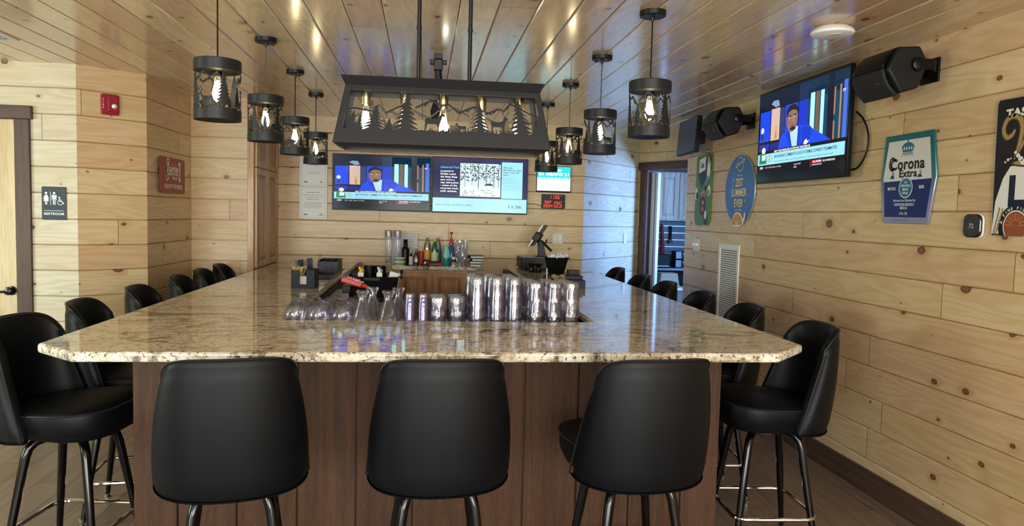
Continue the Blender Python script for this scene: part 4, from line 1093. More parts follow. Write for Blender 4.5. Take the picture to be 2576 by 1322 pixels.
switch_plate('double white dimmer switch plate on the back wall beside the point of sale screen', (1.457, 7.858, 1.342), 0, .118, .112, 'dimmer')
switch_plate('three-toggle white switch plate on the right wall below the green can-shaped sign', (2.638, 6.81, 1.346), -PI / 2, .165, .115, 'toggle')
cd_ = Vector((C2[0] - C1[0], C2[1] - C1[1])).normalized(); cp = Vector(C1) + cd_ * 1.037
switch_plate('single white rocker switch on the angled wall by the doorway', (cp.x + .0015, cp.y - .0015, 1.34), math.atan2(cd_.y, cd_.x), .075, .118, 'rocker')

# ------------------------------------------------------------------ signs on the right wall
RW = -PI / 2
def vtx(pts): return pts
s = thing('beer_sign', 'six-sided beer sign with teal edge, white top, navy bottom and a crown', 'sign', (2.636, 3.722, 1.842), RW)
hexo = [(-.204, .246), (-.232, .0), (-.190, -.245), (.184, -.247), (.230, .005), (.190, .247)]
M_tealm = NT('teal_metal_edge')
_o, (_x, _y, _z) = M_tealm.obj()
M_tealm = M_tealm.fin(M_tealm.mix(M_tealm.step(_z, -.20, .12), lin('#a7a3bf'), lin('#2c7f8c')), .22, .6)
MB().prism(hexo, lambda u, v, k: (u, -.012 * k, v)).build('metal_edge', M_tealm, s, bevel=.003)
g = GFX(1, 1, .0004); wh = flat('#dfe0dc', .3, .25); nv = flat('#122a66', .3, .2); k_ = flat('#14181e', .4); tl = flat('#2b7391', .35, .3); w2 = flat('#eef0f0', .4)
g.poly([(-.172, .212), (-.206, .0), (-.200, -.012), (.195, -.006), (.197, .0), (.166, .212)], wh, 1)
g.poly([(-.200, -.012), (-.178, -.210), (.168, -.212), (.197, -.006)], nv, 1)
# crown
cx, cy = -.006, .158
g.poly([(cx - .040, cy - .012), (cx - .052, cy + .018), (cx - .03, cy + .036), (cx, cy + .042), (cx + .03, cy + .036), (cx + .052, cy + .018), (cx + .040, cy - .012)], tl, 3)
for q in (-.03, -.01, .012, .032): g.ell(cx + q, cy + .008, .006, .010, wh, 4, n=12)
g.rect(cx - .042, cy - .026, cx + .042, cy - .015, tl, 3); g.rect(cx - .038, cy - .022, cx + .038, cy - .019, wh, 4); g.ell(cx, cy + .048, .006, .007, tl, 3, n=12)
for q in (-.045, -.015, .015, .045): g.ell(cx + q, cy - .032, .004, .003, tl, 3, n=8)
g.text('Corona', -.004, .083, .060, k_, 4, w=.285, bold=.03); g.text('Extra', .008, .030, .040, k_, 4, w=.148, bold=.03)
g.ring(-.130, .085, .030, .040, .012, k_, 4, a0=.4, a1=5.6)
g.text('SINCE 1925', -.01, .000, .009, tl, 4, w=.07)
for q in (-.125, .105):
    g.ell(q, .012, .014, .010, tl, 4, n=10); g.line([(q - .02, .004), (q, .018), (q + .018, .004)], .005, tl, 4); g.line([(q + .006, .02), (q + .012, .04)], .004, tl, 4); g.line([(q, .02), (q, .045)], .004, tl, 4)
g.ell(-.006, -.050, .058, .056, w2, 3); g.ell(-.006, -.050, .053, .051, tl, 4)
for i, (s_, w_) in enumerate((('LA', .022), ('CERVEZA', .088), ('MAS', .045), ('FINA', .050))): g.text(s_, -.006, -.018 - i * .020, .013, w2, 5, w=w_, bold=.01)
g.text('IMPORTED', -.125, -.052, .017, w2, 4, w=.070, bold=.01); g.text('BEER', .125, -.048, .017, w2, 4, w=.042, bold=.01)
g.text('Brewed and Bottled by', -.01, -.118, .014, w2, 4, w=.19, shear=.35); g.text('CERVECERIA MODELO', -.012, -.141, .014, w2, 4, w=.165, bold=.01); g.text('MEXICO', -.012, -.160, .014, w2, 4, w=.06, bold=.01); g.text('12 FL. OZ.', -.012, -.190, .014, w2, 4, w=.07, bold=.01)
g.rect(-.10, -.230, .02, -.228, k_, 2)
g.build('printed_face', s, loc=(0, -.0125, 0), rot=UP)

s = thing('beer_sign', 'tall dark navy beer can sign with gold script, cut off at the photo edge', 'sign', (2.636, 3.112, 1.55), RW)
pl_ = [(-.0, .61), (-.004, .60), (.0, .40), (.012, .0), (.52, 0), (.53, .40), (.53, .62), (.01, .625)]
MB().prism(pl_, lambda u, v, k: (u, -.012 * k, v)).build('metal_edge', flat('#cfd2d6', .3, .7), s, bevel=.002)
g = GFX(1, 1, .0004); dk = flat('#10141f', .35); gd = flat('#b39a68', .3, .4); gdk = flat('#4c3d22', .4); cn_ = flat('#dcdcd4', .4); nb = flat('#0d1b34', .4)
g.poly([(.004, .605), (.006, .40), (.016, .004), (.516, .004), (.526, .40), (.526, .615), (.014, .620)], dk, 1)
g.text('TASTES', .055, .555, .034, cn_, 3, anchor='l', bold=.05, w=.22)
def swash(w, m, L):
    g.curve([(.112, .478), (.098, .456), (.072, .446), (.052, .464), (.048, .495), (.066, .528), (.100, .540), (.135, .526), (.152, .49), (.150, .45), (.138, .40), (.118, .345)], [w * k for k in (.5, .8, 1, 1, 1, 1, 1.1, 1.2, 1.2, 1.1, .9, .3)], m, L)
    g.curve([(.122, .352), (.165, .42), (.205, .50), (.218, .53)], [w * .4, w * .7, w * .9, w], m, L); g.curve([(.217, .53), (.212, .44), (.217, .37)], w, m, L); g.curve([(.217, .37), (.26, .45), (.30, .52)], w * .7, m, L)
swash(.030, gdk, 2); swash(.020, gd, 3); g.text('iller', .40, .44, .075, gd, 3, shear=.3, bold=.03)
# can with splash
g.poly([(.014, .01), (.026, .16), (.062, .262), (.100, .315), (.46, .315), (.50, .25), (.512, .16), (.516, .01)], cn_, 3)
g.ell(.28, .325, .178, .022, gdk, 4); g.ell(.28, .328, .165, .016, gd, 5)
for x, y, r1 in ((.14, .36, .012), (.125, .375, .009), (.085, .345, .008), (.07, .335, .006), (.155, .345, .014), (.17, .33, .016), (.18, .35, .008), (.1, .35, .005), (.21, .36, .01)): g.ell(x, y, r1, r1 * .8, cn_, 6, n=12)
g.text('Lite', .26, .205, .13, nb, 5, w=.32, bold=.04)
g.ell(.15, .045, .098, .098, dk, 4, n=40); g.ell(.15, .045, .070, .072, cn_, 5, n=36); g.ell(.15, .045, .064, .066, flat('#8c4a2c', .5), 6, n=36)
for i, c in enumerate('A FINE PILSNER'):
    a = math.radians(168 - i * 12.0); 
    if c != ' ': g.text(c, .15 + .083 * math.cos(a), .045 + .083 * math.sin(a), .013, cn_, 5, bold=.04, rot=a - PI / 2)
for i in range(9):
    a = PI * i / 8; g.line([(.15 + .02 * math.cos(a), .05 + .02 * math.sin(a)), (.15 + .055 * math.cos(a), .05 + .055 * math.sin(a))], .004, flat('#b87a50', .5), 7)
for i in range(7): 
    g.ell(.030 + .004 * i, .02 + .017 * i, .005, .011, gd, 5, n=8); g.ell(.042 + .005 * i, .015 + .017 * i, .005, .011, gd, 5, n=8)
# keep the medallion inside the plate
g.rect(0.0, -.07, .53, .0005, flat('#cfd2d6', .3, .7), 0)
bmv = [v for v in g.v]
g.v = [(x, max(y, .002), z) for x, y, z in g.v]
g.build('printed_face', s, loc=(0, -.0125, 0), rot=UP)

s = thing('beer_sign', 'blue oval sign reading zest summer ever with an orange slice', 'sign', (2.636, 5.865, 1.845), RW)
ov = ellp(0, 0, .292, .297, 48)
MB().prism(ov, lambda u, v, k: (u, -.012 * k, v)).build('metal_edge', flat('#a8bccb', .3, .6), s, bevel=.003)
g = GFX(1, 1, .0005); bl_ = flat('#2f6aa8', .35, .1); cr = flat('#e8dcae', .5); gd2 = flat('#b99a52', .45); orr = flat('#c8872e', .5); wt = flat('#ece9e0', .5)
g.poly(ellp(0, 0, .284, .289, 48), bl_, 1)
g.ring(.005, .215, .062, .062, .006, cr, 2); g.poly([(-.085, .185), (.082, .235), (.088, .262), (-.078, .212)], cr, 3); g.text('BLUE MOON', .003, .223, .020, flat('#1f4f88', .5), 4, w=.145, bold=.03, rot=.29)
g.text('MAKE YOUR', 0, .122, .014, cr, 3, w=.095, bold=.02)
g.text('ZEST', 0, .062, .064, gd2, 3, w=.155, bold=.03); g.text('ZEST', -.003, .065, .064, cr, 4, w=.148, bold=.012)
g.text('SUMMER', 0, -.022, .064, gd2, 3, w=.303, bold=.03); g.text('SUMMER', -.003, -.019, .064, cr, 4, w=.298, bold=.012)
g.text('EVER', 0, -.110, .064, gd2, 3, w=.175, bold=.03); g.text('EVER', -.003, -.107, .064, cr, 4, w=.168, bold=.012)
g.line([(-.125, .10), (-.118, .07)], .014, cr, 3); g.line([(-.13, .05), (-.122, .03)], .008, cr, 3); g.line([(.115, -.10), (.13, -.08)], .008, cr, 3)
g.text('MADE BRIGHTER', 0, -.168, .013, cr, 3, w=.13, bold=.02)
g.build('printed_face', s, loc=(0, -.0125, 0), rot=UP)
g = GFX(1, 1, .0005)
g.ell(-.01, -.292, .108, .105, wt, 1, a0=0, a1=PI); g.ell(-.01, -.292, .098, .095, orr, 2, a0=0, a1=PI)
for i in range(1, 6): a = PI * i / 6; g.line([(-.01, -.290), (-.01 + .095 * math.cos(a), -.290 + .092 * math.sin(a))], .004, wt, 3)
g.poly([(.08, -.24), (.10, -.285), (.135, -.25), (.150, -.20), (.125, -.185), (.095, -.215)], wt, 1); g.poly([(.085, -.235), (.095, -.205), (.125, -.195), (.118, -.235)], orr, 2)
g.build('orange_slice', s, loc=(0, -.016, 0), rot=UP)
MB().prism([(-.118, -.292), (-.112, -.25), (-.06, -.192), (.04, -.192), (.098, -.25), (.10, -.292), (.0, -.312)], lambda u, v, k: (u, -.012 - .003 * k, v)).build('slice_backing', wt, s)

s = thing('beer_sign', 'green can-shaped metal sign with a sunbather, towel and grill', 'sign', (2.636, 6.672, 1.86), RW)
cang = [(-.172, .335), (-.190, .305), (-.200, -.27), (-.165, -.325), (.135, -.325), (.190, -.26), (.196, .31), (.176, .345)]
MB().prism(cang, lambda u, v, k: (u, -.010 * k, v)).build('metal_plate', flat('#4a7a34', .5), s, bevel=.003)
g = GFX(1, 1, .0004); dk2 = flat('#16182a', .5); sk = flat('#c79a7c', .6)
g.poly([(-.06, .03), (-.135, .17), (.09, .30), (.175, .32), (.175, .18)], dk2, 1)
g.poly([(-.115, .17), (-.115, .30), (.04, .325), (.04, .20)], wt, 2); g.text('Lite', -.04, .248, .048, dk2, 3, w=.085, bold=.05)
g.poly([(.095, .29), (.15, .25), (.165, .18), (.13, .10), (.08, .15), (.085, .24)], wt, 3); g.poly([(.08, .15), (.13, .12), (.10, .04), (.055, .08)], flat('#5d94c4', .6), 4)
g.line([(.09, .08), (.04, -.0), (-.055, -.03)], .026, sk, 3); g.line([(.06, .08), (.055, -.0), (.03, -.055)], .026, sk, 3); g.ell(.12, .295, .022, .026, sk, 4); g.ell(.135, .315, .028, .024, dk2, 3); g.line([(.10, .24), (.15, .28), (.17, .23)], .014, sk, 5)
g.ell(.0, -.14, .076, .090, flat('#3c1c22', .5), 2)
for i in range(6): g.line([(-.05 + i * .02, -.20), (-.05 + i * .02, -.08)], .005, flat('#7c2c3c', .5), 3)
g.ell(-.012, -.165, .018, .022, flat('#b8824a', .6), 4); g.ell(.02, -.175, .016, .02, flat('#b8824a', .6), 4); g.ell(.01, -.11, .016, .022, flat('#d8c8a0', .6), 4)
g.ell(-.165, -.02, .030, .060, wt, 2); g.ell(-.150, -.04, .024, .034, dk2, 3); g.ell(.145, .0, .036, .052, wt, 2); g.poly([(.12, .0), (.15, .01), (.155, -.045), (.13, -.035)], flat('#8c2c2c', .5), 3)
g.ell(.085, -.262, .042, .058, dk2, 2); g.ell(.08, -.225, .026, .042, wt, 3)
g.build('printed_face', s, loc=(0, -.0105, 0), rot=UP)
MB().tube(sm([(.05, -.006, .345), (.03, -.006, .37), (.05, -.006, .395), (.07, -.006, .37), (.055, -.006, .345)]), .005, 8).build('pull_tab', flat('#aab0b4', .3, .8), s)

# thermostat
s = thing('thermostat', 'rounded black thermostat reading 72 on the right wall', 'thermostat', (2.637, 3.214, 1.593), RW)
MB().prism(rrect(-.058, -.058, .058, .058, .032, 8), lambda u, v, k: (u, -.010 * k, v)).build('back_shell', M_white, s, bevel=.003)
MB().prism(rrect(-.056, -.056, .056, .056, .031, 8), lambda u, v, k: (u, -.010 - .014 * k, v)).build('front_glass', flat('#0b0d12', .06, 0, .5), s, bevel=.004)
g = GFX(1, 1, .0003); g.text('72', 0, .0, .022, emit('#b8c4cc', .7), 1); g.rect(-.012, -.045, .012, -.044, emit('#8898a8', .5), 1); g.build('readout', s, loc=(0, -.0245, 0), rot=UP)

# return-air grille
s = thing('wall_vent', 'tall white louvred return-air vent low on the right wall', 'vent', (2.637, 6.035, 1.02), RW)
fw, fh = .212, .362
f = MB()
for a, b, c, d in ((-fw, -fw + .035, -fh, fh), (fw - .035, fw, -fh, fh), (-fw + .035, fw - .035, fh - .04, fh), (-fw + .035, fw - .035, -fh, -fh + .04)): f.box(a, b, -.012, 0, c, d)
f.build('frame', M_white, s, bevel=.002)
l_ = MB()
n = 34
for i in range(n):
    z = -fh + .045 + (2 * fh - .09) * i / (n - 1); l_.add([(-fw + .035, -.001, z + .006), (fw - .035, -.001, z + .006), (fw - .035, -.011, z - .006), (-fw + .035, -.011, z - .006)], [(0, 1, 2, 3)])
l_.build('louvres', M_white, s, solid=.0015, smooth=0)
MB().box(-fw + .03, fw - .03, -.0008, 0, -fh + .03, fh - .03).build('duct_shade_sheet', flat('#3c3a36', .8), s)  # flat dark sheet, the shade inside the duct painted as colour
MB().box(-.05, .05, .0, .0, 0, 0)

# speakers
def speaker(label, loc):
    s = thing('wall_speaker', label, 'speaker', loc, rot=(0, 0, 0))
    # local: wall at +X, cabinet lies on its side along Y, grille turned down and toward -X
    P5 = [(-.13, -.01), (-.075, .105), (.045, .115), (.095, .03), (.045, -.095), (-.05, -.125)]
    L = .15
    b = MB()
    sec = lambda y, k, sh: [(x * k, y, z * k + sh) for x, z in P5]
    rings = [sec(-L, .96, 0), sec(-L * .9, 1, 0), sec(L * .9, 1, 0), sec(L, .96, 0)]
    o = 0
    for r0 in rings: b.v += r0
    n = 6
    for i in range(3):
        for k in range(n): b.f.append((i * n + k, i * n + (k + 1) % n, (i + 1) * n + (k + 1) % n, (i + 1) * n + k)); b.m.append(0)
    b.f.append(tuple(range(n))); b.m.append(0); b.f.append(tuple(3 * n + i for i in range(n))[::-1]); b.m.append(0)
    body = b.build('cabinet', M_matte, s, bevel=.008, smooth=30)
    # grille over the faces turned to the room
    gr_ = MB()
    def gf(u, v):
        y = (u * 2 - 1) * L * .90; x0, z0 = (-.142, -.005); x1, z1 = (-.060, -.132)
        q = v; bul = .022 * math.sin(PI * q) * (1 - .3 * (u * 2 - 1) ** 2)
        x = x0 + (x1 - x0) * q - bul * .84; z = z0 + (z1 - z0) * q - bul * .54
        return (x, y, z)
    gr_.grid(gf, 16, 10)
    gr_.build('grille', flat('#1a1b1d', .7), s, solid=.01)
    gr2 = MB(); gr2.grid(lambda u, v: (-.142 + .062 * v - .010 * math.sin(PI * v), (u * 2 - 1) * L * .88, -.003 + .098 * v + .006 * math.sin(PI * v)), 12, 6)
    gr2.build('upper_baffle', M_plast, s, solid=.008)
    R_ = Matrix.Rotation(PI / 2, 4, 'X')
    for sy in (-1, 1):
        MB().lathe([(0, 0), (.034, 0), (.034, .018), (.028, .022), (0, .022)], 20, M=R_).build('pivot_knob', M_plast, s, loc=(.03, sy * L + (0 if sy < 0 else .022), .02))
    br = MB()
    for sy in (-1, 1):
        y0, y1 = sy * (L + .012), sy * .05
        p = [(.0, y0), (.12, y0), (.212, y1), (.212, y1 - sy * .012), (.115, y0 - sy * .012), (.0, y0 - sy * .012)]
        br.prism(p, lambda u, v, k: (u, v, .0 + .05 * k))
    br.build('bracket', M_plast, s, bevel=.002)
    MB().box(.206, .217, -.07, .07, -.04, .085).build('wall_plate', M_plast, s, bevel=.002)
    g = MB().box(-.002, .002, -.012, .012, -.001, .001); g.build('badge', M_chrome, s, loc=(-.140, -.09, -.075))
    return s
speaker('black bracket-mounted speaker on the right wall above the crown sign, nearer of the two', (2.42, 3.60, 2.375))
speaker('black bracket-mounted speaker on the right wall beyond the television, farther of the two', (2.42, 5.72, 2.375))

# ceiling fittings
s = thing('wireless_access_point', 'round white disc fixed to the ceiling above the right television', 'access point', (2.01, 3.49, ZC))
MB().lathe([(0, 0), (.075, 0), (.098, -.016), (.105, -.028), (.100, -.038), (.085, -.043), (0, -.045)], 40).build('disc', M_white, s)
MB().lathe([(.0, -.0465), (.030, -.046), (.031, -.044)], 24, c=(.0, -.03, 0)).build('centre_badge', M_offw, s); MB().lathe([(0, -.0452), (.004, -.0448)], 8, c=(-.05, -.03, .001)).build('status_light', emit('#9fb8ff', 2), s)
s = thing('ceiling_vent', 'white square ceiling vent at the left edge of the photo', 'vent', (-2.62, 4.62, ZC))
f = MB(); f.box(-.18, .18, -.18, .18, -.006, 0); f.build('plate', M_white, s, bevel=.002)
f = MB()
for i in range(5): f.box(-.13, .13, -.12 + i * .055, -.085 + i * .055, -.009, -.006)
f.build('louvres', flat('#8fa0ae', .5), s)
s = thing('ceiling_projector_mount', 'black bracketed camera fixed to the ceiling behind the chandelier', 'camera', (.071, 4.60, 0))
MB().box(-.025, .025, -.03, .03, ZC - .03, ZC).build('ceiling_bracket', M_iron, s, bevel=.003); MB().box(-.052, .052, -.02, .02, ZC - .062, ZC - .034).build('cross_arm', M_iron, s, bevel=.004)
MB().box(-.027, .027, -.03, .03, ZC - .10, ZC - .03).build('head', M_iron, s, bevel=.006); MB().tube([(0, 0, ZC - .09), (.006, 0, ZC - .20)], [.020, .025], 16).build('barrel', M_iron, s)
s = thing('hanging_spotlight', 'small black ceiling spotlight with a lit lamp seen through the chandelier', 'spotlight', (.075, 4.9, 0))
MB().tube([(0, 0, ZC), (0, 0, 2.30)], .008, 8).build('stem', M_iron, s); MB().tube([(-.005, .0, 2.33), (-.012, 0, 2.26), (0, -.01, 2.20)], [.02, .034, .036], 18).build('lamp_housing', M_iron, s)
MB().tube([(.02, -.03, 2.335), (.055, -.035, 2.355)], [.016, .018], 14).build('lit_lamp', emit('#fff4d8', 14), s)
MB().lathe([(0, -.03), (.03, -.022), (.038, 0), (.03, .022), (0, .03)], 20).build('dome', M_plast, s, loc=(.05, 0, 2.11)); MB().tube([(.045, 0, 2.13), (.0, 0, 2.2)], .008, 8).build('dome_arm', M_iron, s)

# ------------------------------------------------------------------ signs on the left
s = thing('restroom_sign', 'dark restroom sign with white figures beside the left door', 'sign', (-2.597, 5.513, 1.588))
MB().prism(rrect(-.081, -.117, .081, .117, .008), lambda u, v, k: (u, -.006 * k, v)).build('plate', flat('#232b33', .5), s, bevel=.001)
g = GFX(1, 1, .0004); w_ = flat('#e4f2f4', .5)
g.ell(-.051, .071, .0085, .0085, w_, 1, n=20); g.poly([(-.060, .058), (-.042, .058), (-.031, .030), (-.035, .028), (-.043, .045), (-.033, .014), (-.069, .014), (-.059, .045), (-.067, .028), (-.071, .030)], w_, 1)
g.rect(-.058, -.010, -.0525, .016, w_, 1); g.rect(-.0495, -.010, -.044, .016, w_, 1)
g.rect(-.0235, -.014, -.0205, .082, w_, 1)
g.ell(.002, .071, .0085, .0085, w_, 1, n=20); g.poly(rrect(-.0155, .028, .0195, .058, .006), w_, 1); g.rect(-.0155, .022, -.0115, .040, w_, 1); g.rect(.0155, .022, .0195, .040, w_, 1); g.rect(-.0065, -.010, .0, .03, w_, 1); g.rect(.004, -.010, .0105, .03, w_, 1)
g.ell(.036, .041, .006, .006, w_, 1, n=16); g.ring(.041, .006, .018, .018, .0035, w_, 1, a0=1.9, a1=6.1); g.line([(.036, .034), (.038, .014), (.054, .013), (.066, -.004)], .006, w_, 1); g.line([(.038, .024), (.054, .023)], .004, w_, 1)
g.rect(-.066, -.054, .066, -.051, w_, 1); g.text('RESTROOM', 0, -.074, .016, w_, 1, w=.132, bold=.03)
g.build('lettering', s, loc=(0, -.0065, 0), rot=UP)

ld = Vector((A2[0] - A1[0], A2[1] - A1[1])).normalized(); fp_ = Vector(A1) + ld * .216
s = thing('fire_alarm', 'red fire alarm with strobe on the angled left wall', 'fire alarm', (fp_.x, fp_.y, 2.31), math.atan2(ld.y, ld.x))
rd_ = flat('#94182a', .4); rd2 = flat('#7e1424', .4)
MB().prism(rrect(-.061, -.074, .061, .074, .014), lambda u, v, k: (u, -.022 * k, v)).build('body', rd_, s, bevel=.004)
MB().prism(rrect(-.022, -.052, .050, .060, .008), lambda u, v, k: (u, -.022 - .016 * k, v)).build('raised_panel', rd_, s, bevel=.004)
st_ = MB().lathe([(0, 0), (.018, 0), (.016, .008), (0, .014)], 16, M=Matrix.Rotation(PI / 2, 4, 'X')); st_.build('strobe', flat('#e9edf2', .1, .3), s, loc=(.020, -.038, -.012))
g = GFX(1, 1, .0003)
for i, c in enumerate('FIRE'): g.text(c, -.047, .034 - i * .019, .011, flat('#f0dada', .5), 1, bold=.03)
for i in range(4): g.line([(.0, .042 - i * .007), (.022, .048 - i * .007)], .003, rd2, 50)
g.build('lettering', s, loc=(0, -.0225, 0), rot=UP)

s = thing('beer_sign', 'red rectangular sign with white script and a beer glass on the left wall', 'sign', (-2.068 + .004, 6.318, 1.838), PI / 2)
MB().prism(rrect(-.298, -.145, .298, .145, .03), lambda u, v, k: (u, -.006 * k, v)).build('metal_plate', flat('#8f2a22', .45, .1), s, bevel=.002)
g = GFX(1, 1, .0005); w_ = flat('#efe8dc', .5); dr_ = flat('#741f1a', .5)
for z in (-.06, .015, .09): g.rect(-.29, z, .29, z + .0025, dr_, 1)
g.text('Leinie', -.02, .055, .105, w_, 3, w=.27, bold=.02, shear=.35); g.curve([(-.13, .07), (-.155, .10), (-.13, .132), (-.10, .115), (-.125, .03), (-.165, -.015), (-.15, -.04), (-.10, -.015)], .012, w_, 3)
g.text('FRIDAY', .045, -.020, .024, w_, 3, w=.14, bold=.03); g.text('SPLASH INTO THE WEEKEND', 0.01, -.088, .034, w_, 3, w=.44, bold=.03)
g.poly([(.125, .115), (.18, .115), (.175, -.045), (.135, -.045)], w_, 3); g.poly([(.133, .095), (.172, .095), (.168, -.02), (.14, -.02)], flat('#c08a3c', .4), 4)
g.build('printed_face', s, loc=(0, -.0065, 0), rot=UP)

# ------------------------------------------------------------------ pantry and back cabinet
pc = thing('pantry_cabinet', 'tall light hickory cabinet with raised panel doors at the left end of the bar', 'cabinet', (-1.53, 7.335, 0), PI / 2)
# local: X runs toward the back wall, front faces the bar well
MB().box(-.515, .515, .0, .72, 0, ZC - .004).build('body', M_pantry2, pc, bevel=.003)
raised_door(pc, -.47, .02, 1.045, 1.955, 0, M_pantry2, M_pantry, .06)
raised_door(pc, -.47, .02, 1.965, 2.53, 0, M_pantry2, M_pantry, .06)
raised_door(pc, .03, .50, 1.045, 1.955, 0, M_pantry2, M_pantry, .06)
raised_door(pc, .03, .50, 1.965, 2.53, 0, M_pantry2, M_pantry, .06)

bc = thing('base_cabinet', 'brown hickory base cabinet with two raised doors against the back wall', 'cabinet', (.095, 7.855, 0))
MB().box(-.365, .365, -.33, 0, 0, .998).build('body', M_cab, bc, bevel=.003)
raised_door(bc, -.345, -.006, .12, .975, -.33, M_cab, M_cabk, .05)
raised_door(bc, .006, .345, .12, .975, -.33, M_cab, M_cabk, .05)
ct = [(-.42, -.005), (-.42, -.33), (-.40, -.36), (.44, -.36), (.50, -.33), (.53, -.24), (.53, -.005)]
tag(MB().prism(ct, lambda u, v, k: (u, v, .04 * k)).build('granite_shelf', M_gran, loc=(.095, 7.855, 1.0), bevel=.008), 'small granite top on the hickory base cabinet at the back wall', 'countertop')

# ------------------------------------------------------------------ bottles and cups on the back cabinet
TZ = 1.04
def bottle(name, label, x, y, prof, mat, n=20, z=TZ, cat='bottle', cap=None, capm=None, lab=None, labm=None, group=None):
    t = thing(name, label, cat, (x, y, z), group=group)
    MB().lathe(prof, n).build('body', mat, t)
    if cap: MB().lathe(cap, 16).build('cap', capm, t)
    if lab: MB().lathe(lab, 20).build('label_band', labm, t)
    return t
def cl(p): return p
M_pale = thin('clear_bottle', '#e8ece8', .10, .08)
M_teal_ = flat('#7fc9b4', .35); M_tealq = flat('#0f8a80', .3)
for i, x in enumerate((-.363, -.271)):
    t = thing('cup_stack', ('left' if i == 0 else 'right') + ' tall stack of clear plastic cups on the back cabinet', 'cups', (x, 7.64, TZ), group='clear cup stacks on the back cabinet')
    p = [(0, 0)] + [(.0285 + .0012 * ((k % 2)) + .0002 * k, .004 + k * .0125) for k in range(22)] + [(.036, .285), (.038, .352), (.036, .353), (.034, .29), (0, .285)]
    MB().lathe(p, 22).build('cups', M_clearp, t); MB().lathe([(.0375, .349), (.0395, .352), (.0375, .355), (.036, .352), (.0375, .349)], 22).build('rim', flat('#a8705c', .4), t)
bottle('shaker_bottle', 'tall black shaker with stepped lid on the back cabinet', -.187, 7.66, [(0, 0), (.037, 0), (.040, .16), (.034, .18), (.022, .19), (.021, .255), (.025, .262), (.019, .265), (0, .265)], M_plast, cat='shaker')
for i in range(2):
    t = thing('lidded_tub', ('lower' if i == 0 else 'upper') + ' round white and green tub beside the clear cup stacks', 'tub', (-.243, 7.56, TZ + i * .043), group=None)
    MB().lathe([(0, 0), (.050, 0), (.056, .034), (0, .034)], 24).build('tub', flat('#d7d8c4', .5), t); MB().lathe([(.0535, .010), (.0575, .028), (.0545, .028), (.052, .010)], 24).build('printed_band', flat('#7c9a58', .5), t)
    MB().lathe([(0, .034), (.059, .034), (.060, .041), (0, .0425)], 24).build('lid', M_white, t)
bottle('bitters_bottle', 'black bitters bottle with paper wrap and yellow cap', -.128, 7.60, [(0, 0), (.020, 0), (.020, .085), (.010, .11), (.009, .13), (0, .13)], M_plast, cap=[(0, .128), (.012, .128), (.012, .152), (0, .153)], capm=flat('#c9c04a', .4), lab=[(.0205, .006), (.0215, .007), (.0215, .092), (.0205, .093)], labm=flat('#cfd2d6', .6))
bottle('grenadine_bottle', 'dark red syrup bottle with oval white label', -.074, 7.60, [(0, 0), (.026, 0), (.028, .02), (.027, .09), (.016, .13), (.011, .15), (.012, .172), (0, .174)], flat('#4c1c22', .12, 0, .5), lab=None)
g = GFX(1, 1, .0003); g.ell(0, 0, .017, .025, flat('#dedcd4', .5), 0); g.build('oval_label', bpy.data.objects[-1] if False else [o for o in bpy.data.objects if o.name == 'grenadine_bottle'][0], loc=(0, -.0285, .055), rot=UP)
t = thing('red_cup_stack', 'leaning stack of red cups behind the syrup bottle', 'cups', (-.034, 7.70, TZ), rot=(0, math.radians(6), 0))
MB().lathe([(0, 0), (.034, 0), (.026, .145), (0, .145)], 20).build('cups', flat('#b02030', .4), t)
def soda(label, x, y, lab_c, capc, liq=None, h=.31):
    k = h / .31
    t = bottle('soda_bottle', label, x, y, [(0, 0), (.030, 0), (.036, .01 * k), (.036, .17 * k), (.033, .21 * k), (.016, .27 * k), (.012, .285 * k), (.012, .298 * k), (0, .298 * k)], liq or M_pale,
               cap=[(0, .292 * k), (.0135, .292 * k), (.0135, .308 * k), (0, .309 * k)], capm=flat(capc, .4), lab=[(.0362, .06 * k), (.0372, .062 * k), (.0372, .158 * k), (.0362, .16 * k)], labm=flat(lab_c, .5))
soda('clear soda bottle with orange-yellow label and white cap', .040, 7.70, '#d9a23c', '#e4e4e4')
soda('clear soda bottle with blue label and white cap behind the green bottle', .150, 7.74, '#3f6c9c', '#e4e4e4')
soda('green juice bottle with pale label and yellow-green cap', .117, 7.60, '#c9d0a0', '#c0cc30', flat('#1f5a34', .15, 0, .4), .27)
for nm_, lb_, x, y, r_, h_, c in (('red_tray_item', 'red folded bar tool lying on the back cabinet', .12, 7.52, .016, .12, '#a02a34'), ('red_tray_item', 'dark red jar lid stack at the front of the back cabinet', .02, 7.54, .022, .0, '#6c2428')):
    t = thing('bar_tool' if h_ else 'jar_lid', lb_, 'bar tool' if h_ else 'lid', (x, y, TZ + r_))
    if h_: MB().tube([(-.06, 0, 0), (.06, 0, .004)], r_, 12).build('handle', flat(c, .35), t); MB().box(-.055, .06, -.012, .012, -r_, -r_ + .012).build('base', M_plast, t)
    else: MB().lathe([(0, -r_), (.04, -r_), (.042, .0), (.03, .006), (0, .008)], 20).build('lid', flat(c, .3), t); MB().lathe([(0, .0), (.014, .0), (.012, .02), (0, .022)], 14).build('knob', M_chrome, t)
t = thing('juice_bottle', 'mint bottle half filled with teal liquid', 'bottle', (.236, 7.56, TZ))
MB().lathe([(0, 0), (.033, 0), (.035, .008), (.035, .085), (0, .085)], 22).build('liquid', M_tealq, t); MB().lathe([(0, .0855), (.035, .0855), (.035, .145), (.024, .172), (.022, .205), (.024, .21), (0, .212)], 22).build('body', M_teal_, t)
t = thing('pump_bottle', 'blue bottle with red pump top beside the mint bottle', 'bottle', (.290, 7.70, TZ))
